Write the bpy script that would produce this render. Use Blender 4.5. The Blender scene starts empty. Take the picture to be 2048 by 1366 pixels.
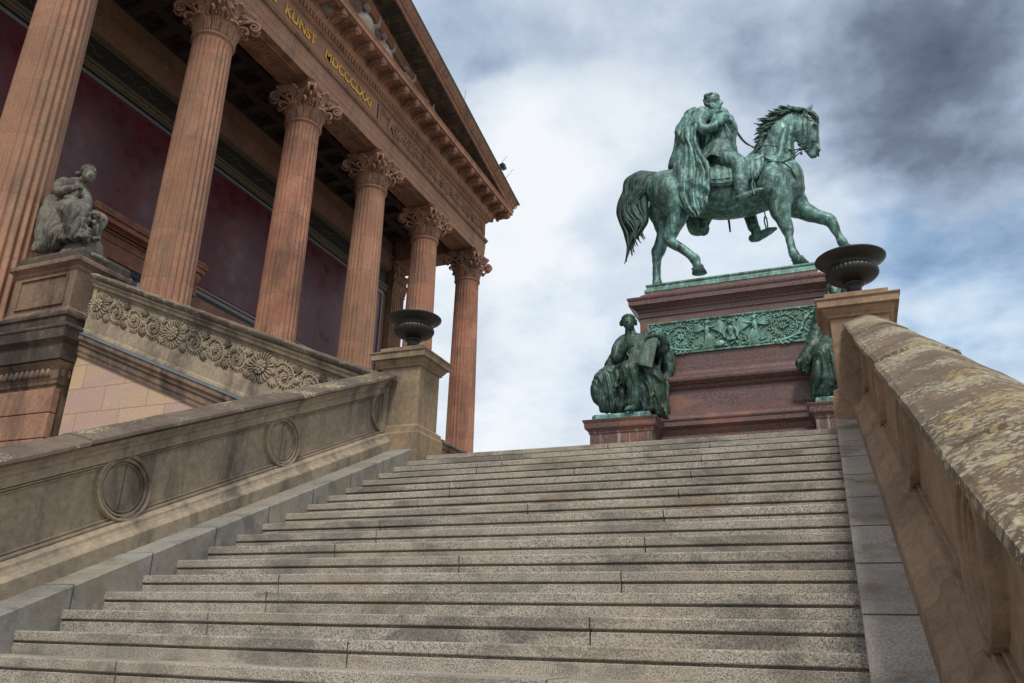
import bpy, bmesh, math, random
from mathutils import Vector, Matrix, noise
R=random.Random(7)
V=Vector
scene=bpy.context.scene
COL=scene.collection
PI=math.pi
# ---------------------------------------------------------------- camera
W2,H2,FP=2048,1366,1609.08
YAW,PIT,ROL=-0.3945,0.3575,0.0263
def cam_axes():
    cy,sy=math.cos(YAW),math.sin(YAW); cp,sp=math.cos(PIT),math.sin(PIT); cr,sr=math.cos(ROL),math.sin(ROL)
    f=V((sy*cp,cy*cp,sp)); r=V((cy,-sy,0)); u=r.cross(f)
    return r*cr+u*sr, u*cr-r*sr, f
CR,CU,CF=cam_axes()
def ray(x,y): return CF*FP+CR*(x-W2/2)-CU*(y-H2/2)
def at(x,y,Y):          # survey helper: the real point at depth Y seen at a photo position
    d=ray(x,y); return d*(Y/d.y)
cd=bpy.data.cameras.new('camera'); cam=bpy.data.objects.new('camera',cd); COL.objects.link(cam)
m=Matrix((CR,CU,-CF)).transposed().to_4x4(); cam.matrix_world=m
cd.sensor_width=36; cd.lens=36*FP/W2; cd.clip_end=5000; cd.clip_start=0.05
scene.camera=cam
# ---------------------------------------------------------------- geometry helpers
class MB:
    def __init__(s): s.v=[]; s.f=[]; s.sm=[]
    def add(s,vs,fs,smooth=False):
        n=len(s.v); s.v+= [tuple(p) for p in vs]; s.f+=[tuple(i+n for i in f) for f in fs]; s.sm+=[smooth]*len(fs)
    def box(s,x0,x1,y0,y1,z0,z1):
        s.add([(x0,y0,z0),(x1,y0,z0),(x1,y1,z0),(x0,y1,z0),(x0,y0,z1),(x1,y0,z1),(x1,y1,z1),(x0,y1,z1)],
              [(0,3,2,1),(4,5,6,7),(0,1,5,4),(1,2,6,5),(2,3,7,6),(3,0,4,7)])
    def obox(s,c,ax,ay,az):    # oriented box from centre and half vectors
        c=V(c);ax=V(ax);ay=V(ay);az=V(az)
        vs=[c+ax*i+ay*j+az*k for k in(-1,1) for j in(-1,1) for i in(-1,1)]
        s.add(vs,[(0,2,3,1),(4,5,7,6),(0,1,5,4),(1,3,7,5),(3,2,6,7),(2,0,4,6)])
    def extrude(s,prof,fn,t0,t1,n=1,caps=True,smooth=False):
        # prof: closed list of 2D points; fn(a,b,t)->3D
        k=len(prof); vs=[]
        for i in range(n+1):
            t=t0+(t1-t0)*i/n
            vs+=[fn(a,b,t) for a,b in prof]
        fs=[]
        for i in range(n):
            for j in range(k):
                j2=(j+1)%k; fs.append((i*k+j,i*k+j2,(i+1)*k+j2,(i+1)*k+j))
        s.add(vs,fs,smooth)
        if caps:
            n0=len(s.v)-len(vs)
            s.f.append(tuple(n0+j for j in range(k))[::-1]); s.f.append(tuple(n0+n*k+j for j in range(k))); s.sm+=[False,False]
    def rect(s,x0,x1,y0,y1,prof,top=True,bot=True):
        vs=[]
        for d,z in prof: vs+=[(x0-d,y0-d,z),(x1+d,y0-d,z),(x1+d,y1+d,z),(x0-d,y1+d,z)]
        fs=[]
        for i in range(len(prof)-1):
            for j in range(4):
                j2=(j+1)%4; fs.append((i*4+j,i*4+j2,i*4+4+j2,i*4+4+j))
        if bot: fs.append((3,2,1,0))
        m=(len(prof)-1)*4
        if top: fs.append((m,m+1,m+2,m+3))
        s.add(vs,fs)
    def lathe(s,cx,cy,prof,n=32,rf=None,smooth=True,top=True,bot=True):
        vs=[];fs=[]
        for r,z in prof:
            for j in range(n):
                a=2*PI*j/n; rr=rf(r,z,a) if rf else r
                vs.append((cx+rr*math.cos(a),cy+rr*math.sin(a),z))
        for i in range(len(prof)-1):
            for j in range(n):
                j2=(j+1)%n; fs.append((i*n+j,i*n+j2,(i+1)*n+j2,(i+1)*n+j))
        s.add(vs,fs,smooth)
        n0=len(s.v)-len(vs)
        if bot: s.f.append(tuple(n0+j for j in range(n))[::-1]); s.sm.append(False)
        if top: s.f.append(tuple(n0+(len(prof)-1)*n+j for j in range(n))); s.sm.append(False)
    def tube(s,pts,rad,n=8,ell=None,sub=3,smooth=True):
        # smooth tapered tube through pts; rad list; ell=(axis,factor) stretches the section along axis
        P=[V(p) for p in pts]
        if len(P)==1: P=[P[0],P[0]+V((0,0,1e-3))]; rad=[rad[0],rad[0]]
        Q=[];RR=[]
        m=len(P)
        for i in range(m-1):
            p0=P[max(i-1,0)];p1=P[i];p2=P[i+1];p3=P[min(i+2,m-1)]
            for k in range(sub):
                t=k/sub
                Q.append(0.5*((2*p1)+(p2-p0)*t+(2*p0-5*p1+4*p2-p3)*t*t+(3*p1-p0-3*p2+p3)*t**3)); 
                tt=t*t*(3-2*t); RR.append(rad[i]*(1-tt)+rad[i+1]*tt)
        Q.append(P[-1]);RR.append(rad[-1])
        # hemispherical ends
        d0=(Q[1]-Q[0]).normalized(); d1=(Q[-1]-Q[-2]).normalized()
        pre=[(Q[0]-d0*RR[0]*math.sin(a),RR[0]*math.cos(a)) for a in (1.45,1.0,.5)]
        post=[(Q[-1]+d1*RR[-1]*math.sin(a),RR[-1]*math.cos(a)) for a in (.5,1.0,1.45)]
        Q=[a for a,_ in pre]+Q+[a for a,_ in post]; RR=[b for _,b in pre]+RR+[b for _,b in post]
        up=V((0,0,1)) if abs(d0.z)<.9 else V((1,0,0))
        vs=[];k=len(Q)
        x=up.cross(d0).normalized()
        for i in range(k):
            d=(Q[min(i+1,k-1)]-Q[max(i-1,0)]).normalized()
            x=(x-d*x.dot(d)).normalized(); y=d.cross(x)
            for j in range(n):
                a=2*PI*j/n; o=(x*math.cos(a)+y*math.sin(a))*RR[i]
                if ell: ax,fc=ell; ax=V(ax); o=o+ax*(o.dot(ax))*(fc-1)
                vs.append(Q[i]+o)
        fs=[]
        for i in range(k-1):
            for j in range(n):
                j2=(j+1)%n; fs.append((i*n+j,i*n+j2,(i+1)*n+j2,(i+1)*n+j))
        fs.append(tuple(range(n))[::-1]); fs.append(tuple((k-1)*n+j for j in range(n)))
        s.add(vs,fs,smooth)
    def ell(s,c,r,n=12,m=8,rot=None,smooth=True):
        c=V(c); r=V(r) if not isinstance(r,(int,float)) else V((r,r,r))
        vs=[];fs=[]
        for i in range(m+1):
            t=PI*i/m
            for j in range(n):
                a=2*PI*j/n; o=V((r.x*math.sin(t)*math.cos(a),r.y*math.sin(t)*math.sin(a),r.z*math.cos(t)))
                if rot: o=rot@o
                vs.append(c+o)
        for i in range(m):
            for j in range(n):
                j2=(j+1)%n; fs.append(((i+1)*n+j,(i+1)*n+j2,i*n+j2,i*n+j))
        s.add(vs,fs,smooth)
    def merge(s,o):
        n=len(s.v); s.v+=o.v; s.f+=[tuple(i+n for i in f) for f in o.f]; s.sm+=o.sm
    def mesh(s,name,off=V((0,0,0)),recalc=False,clean=False):
        me=bpy.data.meshes.new(name)
        me.from_pydata([(p[0]-off.x,p[1]-off.y,p[2]-off.z) for p in s.v],[],s.f)
        me.polygons.foreach_set('use_smooth',s.sm)
        if recalc or clean:
            b=bmesh.new(); b.from_mesh(me)
            if clean: bmesh.ops.remove_doubles(b,verts=b.verts,dist=1e-5)
            bmesh.ops.recalc_face_normals(b,faces=b.faces); b.to_mesh(me); b.free()
        me.update(); return me
    def build(s,name,mat,parent=None,bevel=0,recalc=True,world=None):
        off=root_of(parent) if parent else V((0,0,0))
        me=s.mesh(name,off,recalc); me.materials.append(mat)
        return place(name,me,parent,bevel)
def root_of(o):
    l=V((0,0,0))
    while o: l=l+V(o.location); o=o.parent
    return l
def place(name,me,parent=None,bevel=0):
    o=bpy.data.objects.new(name,me); COL.objects.link(o)
    if parent: o.parent=parent
    if bevel:
        b=o.modifiers.new('bevel','BEVEL'); b.width=bevel; b.segments=2; b.limit_method='ANGLE'; b.angle_limit=math.radians(40)
        b.use_clamp_overlap=True
    return o
def tag(o,label=None,cat=None,group=None,kind=None):
    if label: o['label']=label
    if cat: o['category']=cat
    if group: o['group']=group
    if kind: o['kind']=kind
    return o
def thing(name,loc,label,cat,group=None):
    o=bpy.data.objects.new(name,None); COL.objects.link(o); o.location=loc; o.empty_display_size=.2
    return tag(o,label,cat,group)
def copy_tree(o,parent,dloc=V((0,0,0))):
    c=o.copy(); COL.objects.link(c); c.parent=parent; c.location=V(o.location)+dloc
    for ch in list(o.children): copy_tree(ch,c)
    return c
def fuse(mb,name,mat,parent,voxel,smooth=4,disp=None):
    """one continuous skin over overlapping volumes"""
    off=root_of(parent) if parent else V((0,0,0))
    me=mb.mesh(name+'_src',off); tmp=bpy.data.objects.new(name+'_src',me); COL.objects.link(tmp)
    md=tmp.modifiers.new('r','REMESH'); md.mode='VOXEL'; md.voxel_size=voxel; md.use_smooth_shade=True
    if smooth:
        sm=tmp.modifiers.new('s','SMOOTH'); sm.factor=.5; sm.iterations=smooth
    dg=bpy.context.evaluated_depsgraph_get(); dg.update()
    out=bpy.data.meshes.new_from_object(tmp.evaluated_get(dg)); out.name=name
    bpy.data.objects.remove(tmp); bpy.data.meshes.remove(me)
    if disp:
        nm=[v.normal.copy() for v in out.vertices]
        for v,nn in zip(out.vertices,nm):
            v.co+=nn*disp(v.co+off,nn)
    out.materials.clear(); out.materials.append(mat)
    for p in out.polygons: p.use_smooth=True
    o=bpy.data.objects.new(name,out); COL.objects.link(o)
    if parent: o.parent=parent
    return o
# ---------------------------------------------------------------- materials
class NT:
    def __init__(s,name):
        s.m=bpy.data.materials.new(name); s.m.use_nodes=True; s.t=s.m.node_tree; s.t.nodes.clear()
        s.out=s.n('ShaderNodeOutputMaterial'); s.b=s.n('ShaderNodeBsdfPrincipled'); s.l(s.b.outputs[0],s.out.inputs[0])
        s.pos=s.n('ShaderNodeNewGeometry').outputs['Position']
    def n(s,t,**k):
        x=s.t.nodes.new(t)
        for a,b in k.items(): setattr(x,a,b)
        return x
    def l(s,a,b): s.t.links.new(a,b)
    def map(s,scale,rot=(0,0,0),loc=(0,0,0),src=None):
        x=s.n('ShaderNodeMapping'); x.inputs['Scale'].default_value=scale; x.inputs['Rotation'].default_value=rot; x.inputs['Location'].default_value=loc
        s.l(src or s.pos,x.inputs[0]); return x.outputs[0]
    def noise(s,scale,detail=6,rough=.6,vec=None,dist=0):
        x=s.n('ShaderNodeTexNoise'); x.inputs['Scale'].default_value=scale; x.inputs['Detail'].default_value=detail; x.inputs['Roughness'].default_value=rough; x.inputs['Distortion'].default_value=dist
        s.l(vec or s.pos,x.inputs['Vector']); return x.outputs['Fac']
    def vor(s,scale,vec=None,feature='F1',out='Distance'):
        x=s.n('ShaderNodeTexVoronoi'); x.feature=feature; x.inputs['Scale'].default_value=scale
        s.l(vec or s.pos,x.inputs['Vector']); return x.outputs[out]
    def ramp(s,fac,stops,interp='LINEAR'):
        x=s.n('ShaderNodeValToRGB'); x.color_ramp.interpolation=interp; e=x.color_ramp.elements
        while len(e)<len(stops): e.new(.5)
        for q,(p,c) in zip(e,stops):
            q.position=p; q.color=(c,c,c,1) if isinstance(c,(int,float)) else (*c,1)
        s.l(fac,x.inputs[0]); return x.outputs[0]
    def mix(s,fac,a,b,mode='MIX'):
        x=s.n('ShaderNodeMix'); x.data_type='RGBA'; x.blend_type=mode
        for sock,v in ((x.inputs[0],fac),(x.inputs[6],a),(x.inputs[7],b)):
            if isinstance(v,(int,float)): sock.default_value=v if sock==x.inputs[0] else (v,v,v,1)
            elif isinstance(v,tuple): sock.default_value=(*v,1)
            else: s.l(v,sock)
        return x.outputs[2]
    def math(s,op,a,b=None,c=None):
        x=s.n('ShaderNodeMath'); x.operation=op
        for i,v in enumerate((a,b,c)):
            if v is None: continue
            if isinstance(v,(int,float)): x.inputs[i].default_value=v
            else: s.l(v,x.inputs[i])
        return x.outputs[0]
    def sep(s):
        x=s.n('ShaderNodeSeparateXYZ'); s.l(s.pos,x.inputs[0]); return x.outputs
    def comb(s,a,b,c):
        x=s.n('ShaderNodeCombineXYZ')
        for i,v in enumerate((a,b,c)):
            if isinstance(v,(int,float)): x.inputs[i].default_value=v
            else: s.l(v,x.inputs[i])
        return x.outputs[0]
    def fin(s,color,rough=.85,bump=None,bs=.3,bd=.01,metal=0,spec=.35,coat=0):
        if isinstance(color,tuple): s.b.inputs['Base Color'].default_value=(*color,1)
        else: s.l(color,s.b.inputs['Base Color'])
        if isinstance(rough,(int,float)): s.b.inputs['Roughness'].default_value=rough
        else: s.l(rough,s.b.inputs['Roughness'])
        s.b.inputs['Metallic'].default_value=metal; s.b.inputs['Specular IOR Level'].default_value=spec
        s.b.inputs['Coat Weight'].default_value=coat
        if bump is not None:
            x=s.n('ShaderNodeBump'); x.inputs['Strength'].default_value=bs; x.inputs['Distance'].default_value=bd
            s.l(bump,x.inputs['Height']); s.l(x.outputs[0],s.b.inputs['Normal'])
        return s.m
def sandstone(name,c1,c2,c3,big=.6,fine=14,streak=.35,stain=(.05,.042,.035),stain_amt=.5,lo=.5,joints=None,bs=.35,patch=None,rough=.88):
    t=NT(name)
    n1=t.noise(big,5,.6); n2=t.noise(fine,8,.7); n3=t.noise(1.0,6,.65,t.map((2.2,2.2,.55)),.6)
    c=t.mix(t.ramp(n1,[(.35,0.),(.65,1.)]),c1,c2)
    c=t.mix(t.ramp(t.noise(big*3.1,6,.7),[(.48,0.),(.72,.85)]),c,c3)
    # rain streaks and soot with their own shape
    c=t.mix(t.math('MULTIPLY',t.ramp(n3,[(lo,0.),(lo+.2,1.)]),stain_amt),c,stain)
    c=t.mix(.7,c,t.ramp(n2,[(.3,.32),(.7,.70)]),'OVERLAY')
    c=t.mix(.25,c,t.ramp(t.noise(fine*5,3,.7),[(.3,.3),(.7,.7)]),'OVERLAY')
    h=n2
    if joints:
        axis,bw,bh,off=joints
        o=t.sep(); u=o[axis]
        br=t.n('ShaderNodeTexBrick'); br.inputs['Scale'].default_value=1; br.inputs['Brick Width'].default_value=bw; br.inputs['Row Height'].default_value=bh
        br.inputs['Mortar Size'].default_value=.006; br.inputs['Mortar Smooth'].default_value=.3; br.offset=off
        br.inputs['Color1'].default_value=(.38,.38,.38,1); br.inputs['Color2'].default_value=(.62,.62,.62,1); br.inputs['Mortar'].default_value=(.12,.12,.12,1)
        t.l(t.comb(u,o[2],0),br.inputs['Vector'])
        c=t.mix(.8,c,br.outputs['Color'],'OVERLAY')
        h=t.math('SUBTRACT',n2,t.math('MULTIPLY',br.outputs['Fac'],1.2))
    if patch: c=patch(t,c)
    return t.fin(c,rough,t.math('ADD',h,t.math('MULTIPLY',t.noise(fine*6,3,.6),.35)),bs,.012)
def crust(t,c,cov=.5,col=(.38,.34,.225),col2=(.31,.215,.075),sc=20):
    wob=t.n('ShaderNodeTexNoise'); wob.inputs['Scale'].default_value=26; wob.inputs['Detail'].default_value=4; t.l(t.pos,wob.inputs['Vector'])
    w1=t.n('ShaderNodeVectorMath'); w1.operation='SCALE'; t.l(wob.outputs['Color'],w1.inputs[0]); w1.inputs['Scale'].default_value=.05
    w2=t.n('ShaderNodeVectorMath'); w2.operation='ADD'; t.l(t.pos,w2.inputs[0]); t.l(w1.outputs[0],w2.inputs[1])
    big=t.noise(1.3,5,.62); big2=t.noise(5,3,.6)
    g=t.math('ADD',big,t.math('MULTIPLY',t.math('SUBTRACT',big2,.5),.35))
    lo=.66-cov*.42
    thr=t.ramp(g,[(max(0,lo-.02),0.),(lo+.05,.30),(lo+.20,.62)])
    k1=t.math('LESS_THAN',t.vor(sc,w2.outputs[0]),thr); k2=t.math('LESS_THAN',t.vor(sc*2.1,w2.outputs[0]),t.math('MULTIPLY',thr,.95))
    kk=t.math('MAXIMUM',k1,k2)
    cc=t.mix(t.ramp(t.noise(2.4,4,.6),[(.50,0.),(.62,.85)]),col,col2)
    cc=t.mix(.7,cc,t.ramp(t.noise(48,5,.7),[(.34,.2),(.64,.74)]),'OVERLAY')
    return t.mix(t.math('MULTIPLY',kk,t.ramp(t.noise(30,4,.6),[(.35,.45),(.6,.95)])),c,cc)
def lichen(t,c,scale=9,lo=.52,col=(.42,.39,.26),col2=(.33,.25,.07),cover=.5):
    wob=t.noise(16,3,.6)
    vv=t.n('ShaderNodeVectorMath'); vv.operation='ADD'; t.l(t.pos,vv.inputs[0]); t.l(t.comb(t.math('MULTIPLY',wob,.09),t.math('MULTIPLY',wob,.07),0),vv.inputs[1])
    v=t.vor(scale,vv.outputs[0]); v2=t.vor(scale*2.3,vv.outputs[0])
    msk=t.math('LESS_THAN',v,t.math('MULTIPLY',t.ramp(t.noise(1.4,3,.6),[(lo-.12,0.),(lo+.12,1.)]),cover))
    msk2=t.math('LESS_THAN',v2,t.math('MULTIPLY',t.ramp(t.noise(2.1,3,.6),[(lo-.1,0.),(lo+.15,1.)]),cover*.9))
    k=t.math('MAXIMUM',msk,msk2)
    cc=t.mix(t.ramp(t.noise(3,3,.5),[(.5,0.),(.62,1.)]),col,col2)
    cc=t.mix(.5,cc,t.ramp(t.noise(60,4,.6),[(.3,.3),(.7,.7)]),'OVERLAY')
    return t.mix(k,c,cc)
M={}
def drumtint(t,c):
    o=t.n('ShaderNodeObjectInfo').outputs['Random']
    return t.mix(t.math('MULTIPLY',o,.35),c,(.27,.20,.125))
M['red']=sandstone('red_sandstone',(.42,.192,.122),(.29,.125,.085),(.42,.24,.145),big=.5,stain=(.105,.078,.065),stain_amt=.65,lo=.48,joints=(0,50.,1.42,0),patch=drumtint)
M['redcarve']=sandstone('carved_sandstone',(.36,.195,.13),(.25,.135,.09),(.36,.22,.145),big=.9,stain=(.08,.055,.045),stain_amt=.6,lo=.48)
M['parapet']=sandstone('weathered_parapet_stone',(.335,.265,.185),(.23,.19,.14),(.385,.30,.20),big=.8,stain=(.055,.048,.042),stain_amt=.75,lo=.46)
M['parapetR']=sandstone('warm_parapet_stone',(.325,.212,.135),(.20,.135,.092),(.38,.245,.145),big=.9,stain=(.095,.07,.052),stain_amt=.55,lo=.5,bs=.6,patch=lambda t,c:t.mix(t.math('MULTIPLY',t.ramp(t.noise(1.7,5,.65,t.map((1,1,1),loc=(5,1,2))),[(.60,0.),(.70,1.)]),.4),c,(.20,.125,.04)))
M['pierL']=sandstone('grey_brown_pier_stone',(.30,.215,.135),(.20,.155,.11),(.33,.22,.11),big=1.4,stain=(.06,.052,.045),stain_amt=.7,lo=.46)
M['coping']=sandstone('coping_stone',(.135,.10,.075),(.095,.072,.056),(.17,.125,.09),big=1.2,stain=(.04,.034,.03),stain_amt=.6,lo=.5,patch=lambda t,c:crust(t,c,.42,sc=24))
M['copingR']=sandstone('lichen_coping_stone',(.165,.115,.078),(.105,.077,.055),(.205,.145,.09),big=1.2,stain=(.06,.048,.04),stain_amt=.5,lo=.5,patch=lambda t,c:crust(t,c,.61,sc=25),bs=.9)
M['podium']=sandstone('podium_stone',(.25,.165,.115),(.15,.10,.075),(.30,.205,.13),big=.7,stain=(.035,.03,.028),stain_amt=.85,lo=.44)
M['sooty']=sandstone('sooty_and_shaded_stone',(.095,.072,.056),(.05,.042,.036),(.19,.13,.09),big=.9,stain=(.025,.022,.02),stain_amt=.7,lo=.45)  # soot on podium and pedestal; painted-in shade under the raking cornice
def granite(name,light,dark,tint,joint=None,rough=.75,sc=1.0,moss=None,dirt=0):
    t=NT(name)
    sp=t.noise(120*sc,2,.8); sp2=t.vor(130*sc)
    c=t.mix(t.ramp(sp,[(.40,0.),(.5,.55),(.62,1.)]),dark,light)
    c=t.mix(t.ramp(t.noise(70*sc,2,.6),[(.52,0.),(.66,.5)]),c,tint)
    c=t.mix(t.math('MULTIPLY',t.ramp(t.noise(1.1,6,.65),[(.45,0.),(.68,1.)]),.55),c,(.11,.095,.08))
    c=t.mix(t.math('MULTIPLY',t.ramp(t.noise(.7,4,.6,t.map((1,1,1),loc=(7,3,1))),[(.5,0.),(.7,1.)]),.4),c,(.36,.29,.21))
    if dirt:
        c=t.mix(t.math('MULTIPLY',t.ramp(t.noise(2.3,6,.7,t.map((.55,1.6,1.2),loc=(4,4,4)),.4),[(.49,0.),(.63,1.)]),.62),c,(.085,.077,.068))
        c=t.mix(t.math('MULTIPLY',t.ramp(t.noise(1.3,3,.6,t.map((.35,2,2),loc=(1,2,7))),[(.60,0.),(.68,1.)]),.45),c,(.26,.17,.09))
        c=t.mix(.3,c,t.ramp(t.noise(17,3,.6),[(.35,.38),(.65,.62)]),'OVERLAY')
    if moss: c=t.mix(t.math('MULTIPLY',t.ramp(t.noise(1.5,5,.7,t.map((1,1,1),loc=(2,9,4))),[(.48,0.),(.62,1.)]),.75),c,moss)
    return t.fin(c,rough,t.math('ADD',sp,t.math('MULTIPLY',t.noise(9,4,.6),.6)),.5,.008,spec=.3)
M['step']=granite('step_granite',(.53,.475,.395),(.115,.103,.086),(.48,.39,.30),dirt=1)
M['curb']=granite('curb_granite',(.34,.325,.295),(.20,.195,.18),(.32,.285,.22),sc=1.1,moss=(.24,.205,.14),dirt=1)
M['curbR']=granite('flat_curb_granite',(.47,.415,.37),(.25,.215,.185),(.44,.36,.27),sc=.8,moss=(.14,.10,.045))
def redgranite(drip=False):
    t=NT('polished_red_granite' if not drip else 'lime_streaked_red_granite')
    sp=t.noise(34,3,.7)
    c=t.mix(t.ramp(sp,[(.4,0.),(.56,.7),(.7,1.)]),(.060,.029,.026),(.18,.10,.086))
    c=t.mix(t.ramp(t.noise(60,2,.7),[(.62,0.),(.72,.8)]),c,(.34,.20,.17))
    c=t.mix(t.math('MULTIPLY',t.ramp(t.noise(.8,5,.6,t.map((1,1,1.6))),[(.42,0.),(.66,1.)]),.55),c,(.15,.095,.09))
    c=t.mix(t.ramp(t.noise(.9,3,.5,t.map((1,1,2),loc=(3,1,8))),[(.58,0.),(.64,.35)]),c,(.33,.13,.07))
    if drip:
        zz=t.sep()[2]; st=t.noise(1.0,4,.6,t.map((11,11,.5))); k=t.math('MULTIPLY',t.ramp(st,[(.53,0.),(.66,1.)]),t.ramp(t.math('SUBTRACT',3.78,zz),[(.0,0.),(.04,.75),(.8,.25)]))
        c=t.mix(k,c,(.42,.38,.36))
    return t.fin(c,t.ramp(t.noise(3,4,.6),[(.3,.22),(.7,.48)]),t.noise(20,3,.5),.08,.004,spec=.5)
M['rgran']=redgranite(); M['rgran2']=redgranite(True)
def bronze(name,green,dark,pale,k=.5,wet=.5):
    t=NT(name)
    st=t.noise(2.2,7,.68,t.map((2.4,2.4,.8)),.5); n=t.noise(9,7,.7); b=t.noise(1.1,4,.6)
    c=t.mix(t.ramp(st,[(k-.13,0.),(k+.13,1.)]),dark,green)
    c=t.mix(t.ramp(n,[(.5,0.),(.7,.9)]),c,pale)
    c=t.mix(t.math('MULTIPLY',t.ramp(b,[(.5,0.),(.66,1.)]),.45),c,(.055,.075,.035))
    c=t.mix(t.math('MULTIPLY',t.ramp(t.noise(30,4,.7),[(.55,0.),(.68,1.)]),.55),c,dark)
    run=t.noise(1.0,5,.7,t.map((9,9,.9),loc=(2,7,1)),.3)
    c=t.mix(t.math('MULTIPLY',t.ramp(run,[(.52,0.),(.62,1.)]),.6),c,dark)
    c=t.mix(t.math('MULTIPLY',t.ramp(t.noise(1.0,5,.7,t.map((12,12,1.1),loc=(8,1,3)),.3),[(.57,0.),(.66,1.)]),.55),c,pale)
    return t.fin(c,t.ramp(n,[(.35,.36),(.7,.72)]),t.math('ADD',n,t.math('MULTIPLY',t.noise(45,4,.6),.4)),.35,.012,metal=.25,spec=.5)
M['bronze']=bronze('patinated_bronze',(.125,.285,.25),(.026,.046,.043),(.36,.56,.51),.485)
M['bronzedk']=bronze('dark_patinated_bronze',(.045,.105,.08),(.013,.026,.022),(.13,.23,.18),.53)
M['bronzelt']=bronze('bright_green_bronze',(.135,.285,.23),(.04,.08,.068),(.27,.46,.385),.49)
M['relief']=bronze('pale_turquoise_relief_bronze',(.20,.385,.325),(.06,.135,.11),(.34,.55,.47),.45)
M['bronzehair']=bronze('black_green_bronze',(.045,.11,.09),(.012,.02,.018),(.09,.2,.165),.52)
def simple(name,col,rough=.5,metal=0,var=.3,sc=6,spec=.4,coat=0):
    t=NT(name); n=t.noise(sc,5,.6)
    c=t.mix(var,col,t.ramp(n,[(.3,.25),(.7,.75)]),'OVERLAY')
    return t.fin(c,rough,n,.1,.005,metal,spec,coat)
M['iron']=simple('black_painted_iron',(.022,.021,.021),.42,.0,.5,14)
M['gold']=simple('gilded_metal',(.80,.48,.10),.32,.9,.15)
M['gilt']=simple('dull_gilt_moulding',(.125,.10,.06),.5,.2,.4)
def redwall():
    t=NT('dark_red_wall'); o=t.sep()
    br=t.n('ShaderNodeTexBrick'); br.inputs['Scale'].default_value=1; br.inputs['Brick Width'].default_value=2.22; br.inputs['Row Height'].default_value=1.53; br.inputs['Mortar Size'].default_value=.008; br.offset=0
    br.inputs['Color1'].default_value=(.42,.42,.42,1); br.inputs['Color2'].default_value=(.58,.58,.58,1); br.inputs['Mortar'].default_value=(.3,.3,.3,1)
    t.l(t.comb(o[1],t.math('ADD',o[2],.3),0),br.inputs['Vector'])
    c=t.mix(t.ramp(t.noise(.9,6,.65),[(.35,0.),(.65,1.)]),(.105,.015,.019),(.062,.012,.016))
    c=t.mix(.6,c,br.outputs['Color'],'OVERLAY')
    c=t.mix(t.math('MULTIPLY',t.ramp(t.noise(1.0,5,.7,t.map((3,3,.5))),[(.55,0.),(.7,1.)]),.12),c,(.12,.06,.065))
    return t.fin(c,t.ramp(t.noise(1.7,5,.6),[(.3,.20),(.7,.42)]),t.noise(2.5,4,.5),.12,.01,spec=.5)
M['wallred']=redwall()
M['walllow']=sandstone('interior_stone',(.26,.15,.10),(.2,.11,.075),(.3,.19,.12),stain_amt=.3)
M['paint']=simple('painted_frieze',(.026,.021,.015),.55,0,.6,5)
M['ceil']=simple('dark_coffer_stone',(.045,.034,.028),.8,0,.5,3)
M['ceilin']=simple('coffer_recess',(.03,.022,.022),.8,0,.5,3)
M['grey']=simple('grey_metal_strip',(.20,.20,.21),.4,.3,.2)
M['copper']=simple('green_copper_edge',(.055,.16,.12),.55,.1,.6,7)
M['lead']=simple('blue_grey_flashing',(.12,.145,.165),.5,.1,.4,5)
M['glass']=simple('dark_window_glass',(.30,.36,.48),.08,0,.2,1,.8)
M['black']=simple('black_frame',(.012,.011,.011),.4,0,.2)
M['greystone']=sandstone('grey_statue_stone',(.185,.17,.14),(.10,.095,.08),(.29,.265,.21),big=2.2,fine=20,stain=(.035,.034,.03),stain_amt=.8,lo=.48)
M['tymp']=sandstone('tympanum_figure_stone',(.24,.20,.17),(.16,.13,.11),(.3,.26,.22),big=2,stain=(.06,.05,.045),stain_amt=.6)
def ashlar():
    t=NT('new_pink_ashlar'); o=t.sep()
    br=t.n('ShaderNodeTexBrick'); br.inputs['Scale'].default_value=1; br.inputs['Brick Width'].default_value=1.02; br.inputs['Row Height'].default_value=.46
    br.inputs['Mortar Size'].default_value=.006; br.inputs['Mortar Smooth'].default_value=.2; br.inputs['Bias'].default_value=0; br.offset=.42
    br.inputs['Color1'].default_value=(.0,.0,.0,1); br.inputs['Color2'].default_value=(1,1,1,1); br.inputs['Mortar'].default_value=(.5,.5,.5,1)
    t.l(t.comb(t.math('ADD',o[0],.23),t.math('ADD',o[2],.06),0),br.inputs['Vector'])
    c=t.ramp(br.outputs['Color'],[(0.,(.47,.315,.255)),(.35,(.45,.305,.26)),(.6,(.49,.35,.26)),(1.,(.53,.375,.24))])
    c=t.mix(t.ramp(t.noise(1.0,5,.6,t.map((.7,1,3),rot=(0,.5,0)),1.2),[(.5,0.),(.62,.35)]),c,(.56,.38,.19))
    c=t.mix(br.outputs['Fac'],c,(.24,.15,.10))
    c=t.mix(.35,c,t.ramp(t.noise(30,5,.6),[(.3,.35),(.7,.65)]),'OVERLAY')
    return t.fin(c,.85,t.math('SUBTRACT',t.noise(30,5,.6),br.outputs['Fac']),.3,.006)
M['ashlar']=ashlar()
M['joint']=simple('dark_mortar',(.06,.053,.045),.9,0,.5,20)
# ================================================================ SETTING
T=0.34686; MS=0.15/T; Y0=9.707; Z0=2.3904; XL=-5.373; XR=0.022
def nose(y): return Z0+(y-Y0)*MS
g=MB(); g.add([(-400,-400,-3.3),(400,-400,-3.3),(400,600,-3.3),(-400,600,-3.3)],[(0,1,2,3)])
pave=granite('plaza_paving',(.34,.31,.27),(.2,.18,.16),(.3,.26,.22))
tag(g.build('ground',pave),kind='structure')
g=MB(); g.box(-9.0,0.75,Y0+.32,23.3,1.9,Z0-.004); tag(g.build('landing_floor',M['step']),kind='structure')
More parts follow.
